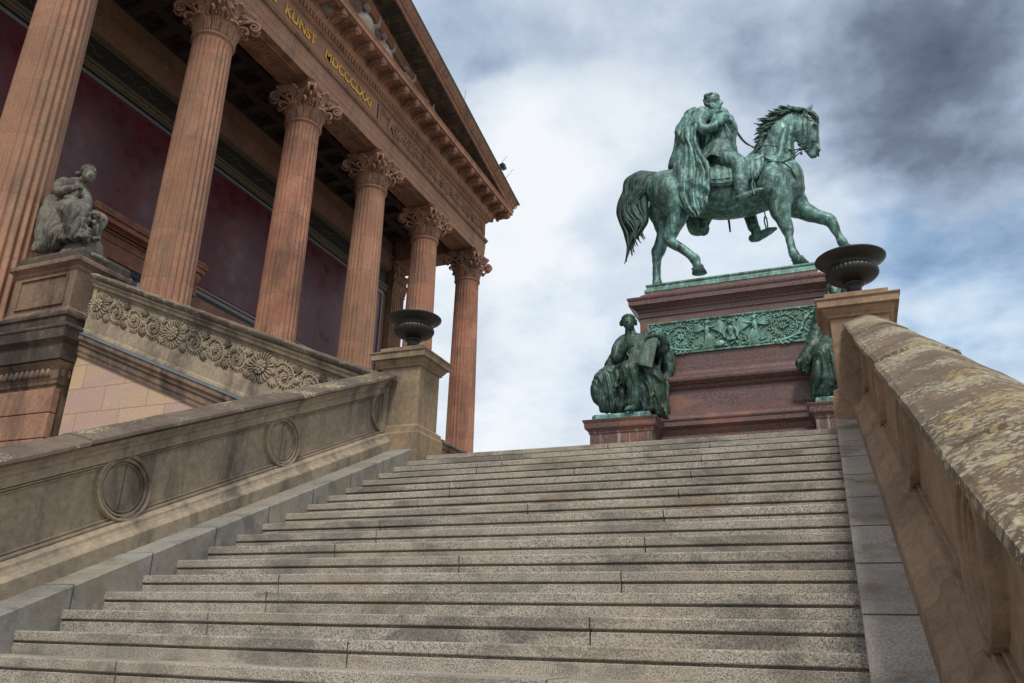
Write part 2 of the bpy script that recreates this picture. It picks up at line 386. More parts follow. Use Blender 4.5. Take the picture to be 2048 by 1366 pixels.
# ---- staircase
st=thing('granite_staircase',(-2.7,Y0,Z0-.15),'wide flight of speckled grey granite steps rising between two sandstone parapets','staircase')
rs=random.Random(3)
for k in range(0,36):
    y=Y0-k*T; z=Z0-.15*k; mb=MB()
    xs=[XL-.06]
    j=[-4.025,-1.369] if k%2 else [-2.69]
    if k%4==2 : j=[-3.845]
    xs+=j+[XR+.03]
    for a,b in zip(xs[:-1],xs[1:]):
        dz=rs.uniform(-.002,.002); dy=rs.uniform(-.003,.003)
        pr=[(y+dy+.030,z-.063),(y+dy+.003,z-.062),(y+dy,z-.056),(y+dy,z-.008),(y+dy+.003,z-.002),(y+dy+.010,z+dz),(y+T+.06,z+dz+.002),(y+T+.06,z-.160),(y+.012,z-.160),(y+.009,z-.152),(y+.009,z-.082),(y+.012,z-.078),(y+.032,z-.077)]
        # worn, slightly uneven arris
        n=14; base=len(mb.v)
        mb.extrude(pr[::-1],lambda p,q,t,y=y:(t,p,q),a+.005,b-.005,n)
        L=len(pr)
        for i in range(base,len(mb.v)):
            vx,vy,vz=mb.v[i]
            w=noise.noise((vx*2.1,vy*9,vz*9))*.003
            if vy<y+.03 and vz>z-.07: mb.v[i]=(vx,vy+w,vz+w*.4)
    o=mb.build('step',M['step'],st)
for side,(a,b,mat) in dict(l=(-5.71,XL,'curb'),r=(XR,.30,'curbR')).items():
    mb=MB(); jt=MB(); y=Y0-.25; n=0; JW=.004 if side=='l' else .008
    while y>-3:
        L=.70 if side=='l' else .66
        y2=y-L
        za,zb=nose(y)+.157,nose(y2)+.157
        vs=[]
        for yy,zz in ((y-.003,za),(y2+.003,zb)):
            vs+=[(a,yy,zz),(b-.012 if side=='l' else b,yy,zz),(b,yy,zz-.012 if side=='l' else zz),(b,yy,zz-.6),(a,yy,zz-.6)]
            if side=='r':
                vs[-5]=(a,yy,zz-.012); vs[-4]=(a+.012,yy,zz); vs[-3]=(b,yy,zz); vs[-2]=(b,yy,zz-.6); vs[-1]=(a,yy,zz-.6)
        mb.add(vs,[(0,1,2,3,4),(9,8,7,6,5)]+[(i,(i+1)%5,5+(i+1)%5,5+i) for i in range(5)])
        jt.add([(a+.002,y2-JW,zb-JW*MS+.0025),(b-.002,y2-JW,zb-JW*MS+.0025),(b-.002,y2+JW,zb+JW*MS+.0025),(a+.002,y2+JW,zb+JW*MS+.0025)],[(0,1,2,3)])
        xx=b+.002 if side=='l' else a-.002
        jt.add([(xx,y2-.004,zb-.6),(xx,y2+.004,zb-.6),(xx,y2+.004,zb-.004),(xx,y2-.004,zb-.008)],[(0,1,2,3)])
        y=y2;n+=1
    # level top block at the newel
    if side=='l':
        za=nose(Y0-.25)+.157
        mb.add([(a,Y0-.25,za),(b,Y0-.25,za),(b,Y0+.12,Z0+.02),(a,Y0+.12,Z0+.02),(a,Y0-.25,za-.6),(b,Y0-.25,za-.6),(b,Y0+.12,za-.6),(a,Y0+.12,za-.6)],
          [(0,1,2,3),(7,6,5,4),(0,4,5,1),(1,5,6,2),(2,6,7,3),(3,7,4,0)])
    nf=len(mb.f); mb.merge(jt); cb_=mb.build('curb',M[mat],st,recalc=False); cb_.data.materials.append(M['joint'])
    for i in range(nf,len(cb_.data.polygons)): cb_.data.polygons[i].material_index=1
# ---- parapets of the lower flight
def parapet(xf,sgn,label,mat,cop,yA,yB,name):
    # xf: x of plinth foot on the stair side; sgn +1 if the stair is at larger x
    s=sgn
    th=thing(name,(xf-s*.3,yB-.5,nose(yB)),label,'parapet')
    def X(d): return xf-s*d          # d grows into the wall
    def sh(d,r,t): return (X(d)+(0 if s>0 else .0055*(9.46-t)),t,nose(t)+r+(0 if s>0 or r<.5 else .045))
    def sweep(pr,t0,t1,n=1):
        mb.extrude(pr if s<0 else pr[::-1],sh,t0,t1,n)
    WD=.60 if s>0 else .475
    mb=MB(); sweep([(0,-.5),(0,.285),(.02,.30),(.055,.325),(.075,.36),(.08,.39),(.105,.405),(.14,.43),(WD-.0,.43),(WD,-.5)],yA,yB,1)
    mb.build('plinth',M[mat],th,.004)
    mb=MB(); sweep([(.168,.425),(.168,1.09),(WD-.05,1.09),(WD-.05,.425)],yA,yB); 
    mb.build('wall_panel',M[mat],th)
    # raised framing, straight runs between the roundels
    fr=MB(); RC=[9.39-2.065*i for i in range(0,8)]
    def strip(d0,r0,r1,y0,y1):
        fr.extrude([(d0,r0),(d0,r1),(.18,r1),(.18,r0)] if s<0 else [(d0,r0),(d0,r1),(.18,r1),(.18,r0)][::-1],sh,y0,y1)
    strip(.105,1.0,1.09,yA,yB); strip(.13,.972,.992,yA,yB); strip(.152,.945,.964,yA,yB)
    strip(.125,.43,.455,yA,yB); strip(.15,.463,.484,yA,yB)
    strip(.107,.43,1.09,yB-.13,yB); strip(.14,.47,.955,yB-.155,yB-.132)
    for i,c in enumerate(RC[:-1]):
        pass
    fr.build('frame_moulding',M[mat],th,.003)
    for c in RC:
        if c<yA+.4: continue
        mb=MB(); zc=nose(c)+.718
        def ring(r0,r1,d0,d1,n=48):
            # annulus: outer radius r1, inner r0, face at depth d0
            vs=[]
            for j in range(n):
                a=2*PI*j/n; ca,sa=math.cos(a),math.sin(a)
                for r,d in ((r1,.19),(r1,d0),((r0+r1)/2,d0-.008),(r0,d0),(r0,d1)): vs.append((X(d)+(0 if s>0 else .0055*(9.46-c)),c+r*ca,zc+r*sa))
            fs=[]
            for j in range(n):
                j2=(j+1)%n
                for q in range(4): fs.append((j*5+q,j*5+q+1,j2*5+q+1,j2*5+q))
            mb.add(vs,fs,True)
        ring(.268,.296,.122,.19); ring(.232,.256,.138,.19); ring(.205,.216,.152,.19)
        mb.add([(X(.1665)+(0 if s>0 else .0055*(9.46-c)),c-.004+dy,zc+dz) for dy,dz in ((0,-.26),(.008,-.26),(.012,.0),(.008,.26),(0,.26),(.004,.0))],[tuple(range(6))])
        nf_=len(mb.f)-1; ro_=mb.build('roundel_moulding',M[mat],th,recalc=False); ro_.data.materials.append(M['joint']); ro_.data.polygons[nf_].material_index=1
    mb=MB(); sweep([(.10,1.085),(.085,1.10),(.075,1.135),(.05,1.15),(.045,1.185),(WD-.10,1.185),(WD-.1,1.085)],yA,yB)
    mb.build('coping_bed_mould',M[mat],th,.003)
    # coping stones with a rounded back, each long stone its own swell and joint
    mb=MB(); y=yB; q=0
    pr=[(.0,1.186),(-.012,1.20),(-.008,1.228),(.01,1.243)]
    for u,h in ((.03,.004),(.10,.018),(.22,.034),(.34,.050),(.46,.064),(.55,.071),(.63,.070),(.72,.058),(.84,.034),(.94,.012),(1,.0)):
        pr.append((.02+u*(WD-.07),1.245+h))
    pr+=[(WD-.04,1.20),(WD-.05,1.186)]
    while y>yA:
        y2=max(yA,y-2.37)
        dz=.004*(q%2)
        mb.extrude([(a,b+dz) for a,b in (pr if s<0 else pr[::-1])],sh,y2+.004,y-.004,10,True,False)
        for i in range(len(mb.v)-11*len(pr),len(mb.v)):
            vx,vy,vz=mb.v[i]; mb.v[i]=(vx,vy,vz+(.006 if s>0 else .015)*(1-(vy-y2)/(y-y2)))
        y=y2;q+=1
    base=mb.v
    for i,(vx,vy,vz) in enumerate(base):
        w=noise.noise((vx*3,vy*2.2,vz*2))*.008+noise.noise((vx*9,vy*9,vz*9))*.004
        base[i]=(vx+w*.4,vy,vz+w)
    mb.build('coping',M[cop],th)
    return th
parapet(-5.70,1,'left stair parapet of grey brown sandstone with three roundels and a lichened coping','parapet','coping',-1.5,9.46,'stair_parapet')
parapet(.225,-1,'right stair parapet with a broad coping crusted in yellow lichen','parapetR','copingR',-1.0,9.46,'stair_parapet')
# ---- newel pillars with urns
def newel(x0,x1,y0,y1,label,mat,urnlab):
    t=thing('newel_pillar',((x0+x1)/2,(y0+y1)/2,Z0),label,'pillar')
    mb=MB(); mb.rect(x0,x1,y0,y1,[(.075,Z0-.5),(.075,Z0+.27),(.06,Z0+.30),(.055,Z0+.37),(.0,Z0+.41)]); mb.build('base',M[mat],t,.006)
    mb=MB(); mb.rect(x0,x1,y0,y1,[(0,Z0+.41),(0,3.64)],False,False); mb.build('shaft',M[mat],t,.006)
    mb=MB(); mb.rect(x0,x1,y0,y1,[(0,3.635),(.03,3.65),(.035,3.675),(.05,3.69),(.075,3.73),(.08,3.75),(.125,3.755),(.125,3.835),(.145,3.85),(.145,3.866),(.03,3.87),(.03,3.955),(0,3.957)])
    mb.build('cap',M[mat],t,.004)
    return t
XLc=(-5.985,-5.355); XRc=(.085,.715); YN=(9.50,10.10)
newel(*XLc,*YN,'square sandstone pillar with a moulded cap at the head of the left parapet','pierL','')
newel(*XRc,*YN,'square tan sandstone pillar where the lichened coping ends','parapetR','')
def urn(cx,cy,z,label,sc=1.0):
    t=thing('urn',(cx,cy,z),label,'urn','black iron urns on the stair pillars')
    mb=MB(); mb.rect(cx-.15,cx+.15,cy-.15,cy+.15,[(.04*sc,z),(.04*sc,z+.03)]); 
    mb.lathe(cx,cy,[(r*sc,z+h*sc) for r,h in [(.15,.03),(.155,.045),(.15,.06),(.115,.075),(.095,.10),(.088,.15),(.095,.19),(.125,.205),(.13,.22),(.115,.235),(.10,.245)]],40)
    mb.build('foot',M['iron'],t)
    mb=MB()
    N=216
    def fl(r,zz,a):
        h=(zz-z)/sc
        if .245<h<.43: 
            w=math.sin(PI*(h-.245)/.185)**.5
            return r*(1+.036*w*abs(math.sin(a*18)))
        return r
    pr=[(.09,.23),(.13,.243),(.19,.26),(.25,.285),(.285,.32),(.30,.355),(.298,.385),(.288,.41),(.27,.425),(.262,.43),(.262,.45),(.275,.468),(.31,.49),(.355,.51),(.395,.535),(.408,.548),(.41,.562),(.400,.570),(.375,.568),(.33,.55),(.25,.53),(.1,.50)]
    mb.lathe(cx,cy,[(r*sc,z+h*sc) for r,h in pr],N,fl)
    mb.build('bowl',M['iron'],t)
    return t
# ================================================================ SECOND FLIGHT (carved ramp wall)
YW=9.86      # plane of the carved wall
rp=thing('carved_ramp_wall',(-9.5,YW+.3,2.4),'sloping sandstone wall carved with rosettes and scrolling foliage above pink ashlar','carved wall')
A0=at(182.6,547,YW-.14); A1=at(741.6,744,YW-.14)
MR=(A1.z-A0.z)/(A1.x-A0.x)
def cz(x): return A0.z+(x-A0.x)*MR
XA,XB=A0.x-.02,-5.99
def shr(y,r,t): return (t,y,cz(t)+r)
mb=MB()
pr=[(YW-.15,-.02),(YW-.15,.0),(YW-.10,.02),(YW+.0,.055),(YW+.2,.075),(YW+.45,.055),(YW+.56,.0),(YW+.56,-.06),(YW+.5,-.09),(YW-.09,-.09),(YW-.13,-.06)]
q=XA
while q<XB:
    q2=min(XB,q+1.55); mb.extrude(pr,shr,q+.004,q2-.004,6); q=q2
for i,(vx,vy,vz) in enumerate(mb.v):
    w=noise.noise((vx*3,vy*3,vz*3))*.012; mb.v[i]=(vx,vy+w*.4,vz+w)
mb.build('coping',M['coping'],rp)
mb=MB(); mb.extrude([(YW-.085,-.09),(YW-.085,-.13),(YW-.05,-.15),(YW-.045,-.20),(YW-.02,-.22),(YW+.45,-.22),(YW+.45,-.09)],shr,XA,XB); 
mb.build('coping_bed_mould',M['parapet'],rp,.003)
P0=at(188,575,YW); r_t=P0.z-cz(P0.x); P1=at(165,633,YW); P1b=at(546.5,782.6,YW)
r_b=(P1.z-cz(P1.x)+P1b.z-cz(P1b.x))/2
G0=at(163.3,666.6,YW-.12);G1=at(476,798.4,YW-.12); r_g=(G0.z-cz(G0.x)+G1.z-cz(G1.x))/2
L0=at(173.8,715.8,YW-.02);L1=at(388,814,YW-.02); r_l=(L0.z-cz(L0.x)+L1.z-cz(L1.x))/2
mb=MB(); 
mb.extrude([(YW+.03,-.22),(YW+.03,r_b),(YW+.45,r_b),(YW+.45,-.22)],shr,XA,XB)
mb.build('frieze_ground',M['parapet'],rp)
mb=MB()
for a,b,d in ((-.22,r_t-.0,.0),(r_t-.005,r_t-.03,.012),(r_b+.03,r_b-.0,.012)):
    mb.extrude([(YW+d,a),(YW+d,b),(YW+.06,b),(YW+.06,a)],shr,XA,XB)
mb.extrude([(YW+.001,-.22),(YW+.001,r_b),(YW+.06,r_b),(YW+.06,-.22)],shr,XA,XA+.10)
mb.build('frieze_frame',M['parapet'],rp,.003)
# rosettes and scrolls
wb=(r_t-.03)-(r_b+.03); zc_=((r_t-.03)+(r_b+.03))/2; mm=(r_t-r_b)/2*.93
def wpt(u,v,d=0):   # u along wall (x), v up from centre line, d proud
    return V((u,YW+.03-d*.75,cz(u)+zc_+v))
rl=MB()
def rosette(u,R_):
    n=24
    for j in range(n):
        a=2*PI*j/n; 
        p0=wpt(u,0,.015)+V((R_*.45*math.cos(a),0,R_*.45*math.sin(a))); p1=wpt(u,0,.02)+V((R_*.97*math.cos(a),0,R_*.97*math.sin(a)))
        rl.tube([p0,(p0+p1)/2+V((0,-.02,0)),p1],[R_*.035,R_*.06,R_*.095],6,((0,1,0),.5),2)
    for j in range(9):
        a=2*PI*j/9
        c=wpt(u,0,.045)+V((R_*.36*math.cos(a),0,R_*.36*math.sin(a)))
        rl.ell(c,(R_*.14,.028,R_*.14),8,6)
    for j in range(6):
        a=2*PI*(j+.5)/6
        c=wpt(u,0,.065)+V((R_*.2*math.cos(a),0,R_*.2*math.sin(a)))
        rl.ell(c,(R_*.11,.03,R_*.11),8,6)
    rl.ell(wpt(u,0,.06),(R_*.1,.05,R_*.1),8,6)
    # rim
    pts=[wpt(u,0,.0)+V((R_*1.0*math.cos(2*PI*j/24),0,R_*1.0*math.sin(2*PI*j/24))) for j in range(25)]
    rl.tube(pts,[R_*.06]*25,5,None,1)
def scroll(u,R_,dirn,ph,mbb,P,th=1.0,leaf=True,rnd=R,turns=1.55):
    # an acanthus spiral with scalloped leaves along its outside and a flower in its eye
    pts=[];rad=[];N=34
    for i in range(N):
        t=i/(N-1); a=ph+dirn*t*2*PI*turns; r=R_*(.94-.60*t)
        pts.append(P(u+r*math.cos(a),r*math.sin(a),.02+.02*t)); rad.append(R_*(.085-.045*t)*th)
        if leaf and t<.9:
            ro=r+R_*(.13-.05*t); q=P(u+ro*math.cos(a+dirn*.1),ro*math.sin(a+dirn*.1),.022)
            mbb.ell(q,(R_*.085,.018*th,R_*.085),7,5)
            if i%3==0:
                ri=r-R_*.14; tip=P(u+ri*math.cos(a+dirn*.35),ri*math.sin(a+dirn*.35),.03)
                mbb.tube([pts[-1],tip],[R_*.06,R_*.035],5,None,1)
    mbb.tube(pts,rad,6,None,1)
    for j in range(6):
        a=2*PI*j/6+ph; mbb.ell(P(u+R_*.16*math.cos(a),R_*.16*math.sin(a),.045),(R_*.10,.025*th,R_*.10),7,5)
    mbb.ell(P(u,0,.06),(R_*.07,.03*th,R_*.07),7,5)
def leaffan(mbb,P,x,v,ang,L,n=5,th=1.0):
    for j in range(n):
        a=ang+(j-(n-1)/2)*.42; l=L*(1-.12*abs(j-(n-1)/2))
        p0=P(x,v,.012); p1=P(x+l*.55*math.cos(a),v+l*.55*math.sin(a),.032*th); p2=P(x+l*math.cos(a),v+l*math.sin(a),.012)
        mbb.tube([p0,p1,p2],[L*.07,L*.15,L*.06],5,None,2)
def rose_px(px,py):
    return at(px,py,YW).x
us=[rose_px(195,611),rose_px(345,667),rose_px(519,736)]
seq=[]
for i,u in enumerate(us):
    rosette(u,mm*.92)
span=us[1]-us[0]
us2=us+[us[2]+(us[2]-us[1])]
for i in range(3):
    a,b=us2[i]+mm*.92,us2[i+1]-mm*.92; n=3; dd=(b-a)/n
    for k in range(n):
        u=a+dd*(k+.5)
        if u>XB: continue
        sg=1 if k%2 else -1
        scroll(u,min(mm*.86,dd*.50)*(1-.06*((k+i)%2)),sg,-sg*PI*.5+.5*i-.3*k,rl,wpt,.85)
        for vv in (1,-1):
            for xx in (-.5,.5): leaffan(rl,wpt,u+xx*dd,vv*mm*.42,vv*PI/2,mm*.52,5)
        leaffan(rl,wpt,u+dd*.5,-mm*.2,PI/2,.12,3); leaffan(rl,wpt,u-dd*.5,mm*.2,-PI/2,.12,3)
rl.build('carved_foliage',M['parapet'],rp,recalc=False)
# plain band below, sloping pale set-off, flashing, lower cornice
mb=MB()
mb.extrude([(YW-.02,r_b-.02),(YW-.02,r_g+.12),(YW-.05,r_g+.10),(YW-.06,r_g+.04),(YW+.4,r_g+.04),(YW+.4,r_b-.02),],shr,XA,XB); 
mb.extrude([(YW+.0,r_b),(YW+.0,r_b-.02),(YW+.4,r_b-.02),(YW+.4,r_b)],shr,XA,XB)
mb.build('plain_course',M['parapet'],rp,.004)
mb=MB(); mb.extrude([(YW-.12,r_g+.005),(YW-.125,r_g-.010),(YW-.04,r_g+.03),(YW-.04,r_g+.045)],shr,XA,XB); mb.build('lead_flashing',M['lead'],rp)
mb=MB(); mb.extrude([(YW-.105,r_g-.01),(YW-.11,r_g-.10),(YW-.07,r_g-.14),(YW-.065,r_g-.19),(YW-.03,r_g-.22),(YW-.03,r_l+.10),(YW-.01,r_l+.06),(YW-.005,r_l),(YW+.4,r_l),(YW+.4,r_g-.01)],shr,XA-.1,XB)
mb.build('sloping_cornice',M['podium'],rp,.004)
mb=MB(); mb.extrude([(YW+.03,r_l),(YW+.03,-8),(YW+.4,-8),(YW+.4,r_l)],shr,XA-.1,XB); mb.build('pink_ashlar_facing',M['ashlar'],rp)
# back faces of the flight (steps rising toward the portico)
sf=thing('upper_staircase',(-9.5,16.57,2.39),'upper flight of stone steps rising from the landing to the portico','staircase')
for k in range(17):
    x=-6.2-k*.347; mb=MB(); mb.box(x-.36,x,YW+.42,23.3,Z0+.15*k-.1,Z0+.15*(k+1)-.002*(k%2)); mb.build('step',M['step'],sf)
# ---- pedestal carrying the seated stone figure
PX0,PX1=-14.86,-12.96
ps=thing('figure_pedestal',((PX0+PX1)/2,10.2,5.5),'sooty panelled sandstone pedestal under the seated stone woman','pedestal')
PY0=9.68; PY1=PY0+1.2
ztop=at(159,507,PY0-.08).z; 
def zf(px,py,dy=0): return at(px,py,PY0+dy).z
zA=zf(134,618,-.03)     # foot of the die
mb=MB(); mb.rect(PX0+.12,PX1-.12,PY0+.04,PY1,[(.05,zA),(.045,zA+.05),(.01,zA+.08),(.0,zA+.1),(0,ztop-.26),(.03,ztop-.22),(.035,ztop-.17),(.09,ztop-.12),(.12,ztop-.10),(.12,ztop-.03),(.1,ztop),(.02,ztop+.0)])
mb.build('die',M['podium'],ps,.005)
mb=MB()
x0,x1=PX0+.30,PX1-.30; za,zb=zA+.17,ztop-.30; yy=PY0+.035
for q in ((x0,x1,za,za+.04),(x0,x1,zb-.04,zb),(x0,x0+.04,za+.04,zb-.04),(x1-.04,x1,za+.04,zb-.04)): mb.box(q[0],q[1],yy-.03,yy+.02,q[2],q[3])
mb.build('panel_frame',M['podium'],ps,.003)
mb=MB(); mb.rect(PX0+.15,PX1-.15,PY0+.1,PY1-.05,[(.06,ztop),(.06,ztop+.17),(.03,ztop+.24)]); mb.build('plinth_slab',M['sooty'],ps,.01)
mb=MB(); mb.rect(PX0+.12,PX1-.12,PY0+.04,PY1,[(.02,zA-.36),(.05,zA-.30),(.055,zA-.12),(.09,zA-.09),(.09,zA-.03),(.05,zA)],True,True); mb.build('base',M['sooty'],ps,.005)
# ---- podium block under it with egg carved cornice
zC=zf(113,650,-.25); 
pd=thing('portico_podium',(-20,16.57,0),'massive brown sandstone podium carrying the columned portico','podium')
X1=PX1-.02
mb=MB(); zq=zA-.36
prof=[(.12,zq-1.05),(.12,zq-1.0),(.15,zq-.98),(.16,zq-.93),(.20,zq-.90)]
mb.rect(-32,X1-.03,PY0+.1,10.86,[(.0,-3.3),(.0,zq-1.08),(.04,zq-1.06),(.05,zq-1.0),(.07,zq-.97),(.10,zq-.80),(.16,zq-.72),(.18,zq-.70),(.18,zq-.66)],True,True)
mb.build('corner_block',M['podium'],pd,.006)
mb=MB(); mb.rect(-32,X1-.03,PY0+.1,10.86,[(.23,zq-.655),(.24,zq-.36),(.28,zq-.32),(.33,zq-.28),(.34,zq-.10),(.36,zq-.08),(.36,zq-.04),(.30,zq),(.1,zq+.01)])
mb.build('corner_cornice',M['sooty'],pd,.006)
mb=MB()
for i in range(60):
    x=X1-.16-i*.135
    if x<-20: break
    mb.ell((x,PY0+.1-.115,zq-.865),(.05,.04,.085),8,6); mb.ell((x+.0675,PY0+.1-.10,zq-.88),(.012,.03,.08),6,4)
mb.build('egg_moulding',M['podium'],pd); mb=MB()
for i in range(9):
    y=PY0+.1+i*.135; mb.ell((X1-.03+.115,y,zq-.865),(.04,.05,.085),8,6)
mb.build('egg_moulding',M['podium'],pd)
mb=MB(); mb.box(-33,-12.2,10.87,34.0,-3.3,4.9); mb.box(-13.19,-12.21,23.4,33.8,4.9,5.95); mb.rect(-13.19,-12.21,23.4,33.8,[(0,5.951),(.05,6.0),(.06,6.1),(.14,6.13),(.14,6.21),(.1,6.25)]); mb.build('terrace',M['podium'],pd,.006)
# joints of the rusticated corner pier
mb=MB()
for r in range(14):
    z=zq-1.14-r*.47
    mb.box(-31.9,X1-.0,PY0+.055,PY0+.2,z-.455,z-.0)
mb.build('rusticated_blocks',M['redcarve'],pd,.012)
urn((XLc[0]+XLc[1])/2,9.80,3.957,'smaller looking black iron urn on the left pillar in front of the columns',.98)
urn((XRc[0]+XRc[1])/2,9.80,3.957,'black iron urn on the right pillar just below the raised hoof',1.0)
# ================================================================ PORTICO
XC,C1,S=-15.816,9.914,4.438
ZF,ZN,ZA=4.9,16.30,17.80
YE=C1+5*S; YM=C1+1.5*S; YS=YM-(YE-YM)
pt=thing('columned_portico',(XC,YM,ZF),'red sandstone temple portico with fluted columns, gilded lettering and a carved pediment','portico')
def flute(r,z,a):
    w=(a*24/(2*PI))%1.0
    if z<ZF+.75 or z>ZN-.02: return r
    k=min(1,(z-ZF-.75)/.08+.0)*min(1,max(0,(ZN-.10-z)/.07))
    if .12<w<.88: return r-.058*k*math.sin(PI*(w-.12)/.76)**.75
    return r
def column(cx,cy,parent):
    mb=MB()
    mb.rect(cx-.82,cx+.82,cy-.82,cy+.82,[(0,ZF),(0,ZF+.22)])
    prof=[(.80,ZF+.22),(.84,ZF+.28),(.84,ZF+.34),(.79,ZF+.40),(.74,ZF+.42),(.71,ZF+.47),(.72,ZF+.52),(.77,ZF+.55),(.78,ZF+.60),(.75,ZF+.64),(.69,ZF+.66),(.675,ZF+.72),(.665,ZF+.749)]
    H=ZN-ZF
    for i in range(0,25):
        u=i/24; z=ZF+.76+u*(ZN-.02-ZF-.76); r=.655-.095*(u**1.6)
        prof.append((r,z))
    prof.insert(-1,(.561,ZN-.10)); 
    prof.insert(-3,(.564,ZN-.19))
    prof=sorted(prof,key=lambda q:q[1])
    prof+= [(.575,ZN-.015),(.60,ZN),(.625,ZN+.03),(.63,ZN+.06),(.60,ZN+.09),(.57,ZN+.10)]
    mb.lathe(cx,cy,prof,24*7,flute)
    c=mb.build('column',M['red'],parent)
    # capital
    k=MB()
    k.lathe(cx,cy,[(.56,ZN+.08),(.565,ZN+.5),(.58,ZN+.8),(.62,ZN+1.05),(.70,ZN+1.22)],32)
    def P(a,r,z): return V((cx+r*math.cos(a),cy+r*math.sin(a),z))
    for j in range(16):      # tall fluted leaf sheath round the bell
        a=2*PI*j/16
        for q in (-.13,-.045,.045,.13):
            k.tube([P(a+q,.585,ZN+.12),P(a+q,.60,ZN+.35),P(a+q*.9,.64,ZN+.56)],[.022,.034,.03],5,None,2)
        if j%2==0:
            for q in (-.15,-.05,.05,.15):
                k.tube([P(a+q,.60,ZN+.45),P(a+q*1.1,.67,ZN+.60),P(a+q*1.2,.77-abs(q)*.4,ZN+.64),P(a+q*1.2,.82-abs(q)*.6,ZN+.57)],[.05,.06,.05,.028],6,None,2)
        else:
            k.tube([P(a,.6,ZN+.5),P(a,.66,ZN+.6),P(a,.70,ZN+.57)],[.05,.05,.03],6,None,2)
    for q in range(4):       # corner volutes
        a=PI/4+q*PI/2
        for s in (-1,1):
            da=.10*s
            pts=[P(a+s*.62,.62,ZN+.62),P(a+s*.42,.72,ZN+.85),P(a+da*1.6,.92,ZN+1.10),P(a+da,1.06,ZN+1.17)]
            k.tube(pts,[.035,.05,.06,.06],6,None,3)
            sp=[];c0=P(a+da,1.055,ZN+.98)
            o=V((math.cos(a),math.sin(a),0))
            for i in range(16):
                t=i/15; b=PI/2-t*3.1*PI; r=.185*(1-.8*t)
                sp.append(c0+o*r*math.cos(b)+V((0,0,r*math.sin(b))))
            k.tube(sp,[.05-.02*i/15 for i in range(16)],6,None,1)
            # inner helix below
            pts=[P(a+s*.55,.60,ZN+.55),P(a+s*.35,.74,ZN+.74),P(a+s*.20,.86,ZN+.78),P(a+s*.14,.90,ZN+.68),P(a+s*.16,.85,ZN+.62)]
            k.tube(pts,[.03,.045,.05,.05,.04],6,None,3)
        k.tube([P(a,.62,ZN+.6),P(a,.78,ZN+.88),P(a,.96,ZN+.9),P(a,1.02,ZN+.78)],[.06,.07,.075,.05],6,None,3)
        # palmette in the middle of each side
        b=q*PI/2; side=V((-math.sin(b),math.cos(b),0)); out=V((math.cos(b),math.sin(b),0))
        root=P(b,.66,ZN+.78)
        for i in range(-3,4):
            e=root+side*(.085*i)*1.0+V((0,0,.52-.035*i*i))+out*(.16-.01*i*i)
            mdl=root+side*(.045*i)+V((0,0,.27))+out*.05
            k.tube([root+side*.012*i,mdl,e,e+out*.05-V((0,0,.04))],[.022,.045,.055,.03],6,None,2)
        for s in (-1,1):
            for i in range(3):
                k.tube([root+side*s*.05-V((0,0,.12)),root+side*s*(.12+.06*i)+out*.05+V((0,0,-.02+.07*i)),root+side*s*(.20+.05*i)+out*.08+V((0,0,.02+.06*i))],[.03,.045,.022],5,None,2)
        k.ell(root+out*.05,(.07,.07,.07),8,6)
    # concave abacus
    def ab(d,zc):
        pts=[]
        for q in range(4):
            a0=PI/4+q*PI/2
            cA=V((cx+1.145*d*math.cos(a0),cy+1.145*d*math.sin(a0),zc)); a1=a0+PI/2
            cB=V((cx+1.145*d*math.cos(a1),cy+1.145*d*math.sin(a1),zc))
            tdir=(cB-cA).normalized(); nn=V((cx,cy,zc))-(cA+cB)/2; nn.normalize()
            A=cA+tdir*.075;B=cB-tdir*.075
            for i in range(9):
                u=i/8; pts.append(A+(B-A)*u+nn*(.16*math.sin(PI*u)))
        return pts
    lv=[(.90,ZN+1.19),(.91,ZN+1.30),(.93,ZN+1.34),(.97,ZN+1.37),(.99,ZN+1.40),(.99,ZN+1.495)]
    vs=[];n=36
    for d,z in lv: vs+=ab(d,z)
    fs=[(i*n+j,i*n+(j+1)%n,(i+1)*n+(j+1)%n,(i+1)*n+j) for i in range(len(lv)-1) for j in range(n)]
    fs+=[tuple(range(n))[::-1],tuple((len(lv)-1)*n+j for j in range(n))]
    k.add(vs,fs)
    k.build('capital',M['redcarve'],c,recalc=False)
    return c
c0=column(XC,C1,pt)
for i in range(1,6): copy_tree(c0,pt,V((0,S*i,0)))
# floor and ceiling
mb=MB(); mb.box(-20.0,XC+1.3,-1,YE+1.3,ZF-.5,ZF-.004); mb.build('portico_floor',M['walllow'],pt)
ZS=18.75
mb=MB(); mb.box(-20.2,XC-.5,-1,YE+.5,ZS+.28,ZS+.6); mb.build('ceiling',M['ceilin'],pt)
mb=MB(); CFP=[]; NX=3; xa,xb=-19.85,XC-.58; dx=(xb-xa)/NX; dy=S/4
y=C1-2*S
while y<YE-.4:
    for i in range(NX):
        x=xa+dx*i
        a=.09
        for kk,(ins,zz) in enumerate(((.0,ZS),(.16,ZS+.09),(.28,ZS+.17))):
            w=.17 if kk<1 else .05
            x0,x1,y0,y1=x+ins*.8,x+dx-ins*.8,y+ins*.8,y+dy-ins*.8
            for bx in ((x0,x0+w,y0,y1),(x1-w,x1,y0,y1),(x0+w,x1-w,y0,y0+w),(x0+w,x1-w,y1-w,y1)):
                mb.box(*bx,zz,ZS+.281+kk*.002)
        CFP.append((x+dx/2,y+dy/2))
    y+=dy
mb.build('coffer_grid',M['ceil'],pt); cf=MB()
for j in range(6): cf.ell((CFP[0][0]+.09*math.cos(j*PI/3),CFP[0][1]+.09*math.sin(j*PI/3),ZS+.25),(.06,.06,.04),8,5)
cf.ell((CFP[0][0],CFP[0][1],ZS+.24),(.06,.06,.06),8,5)
r0_=cf.build('coffer_rosette',M['ceil'],pt)
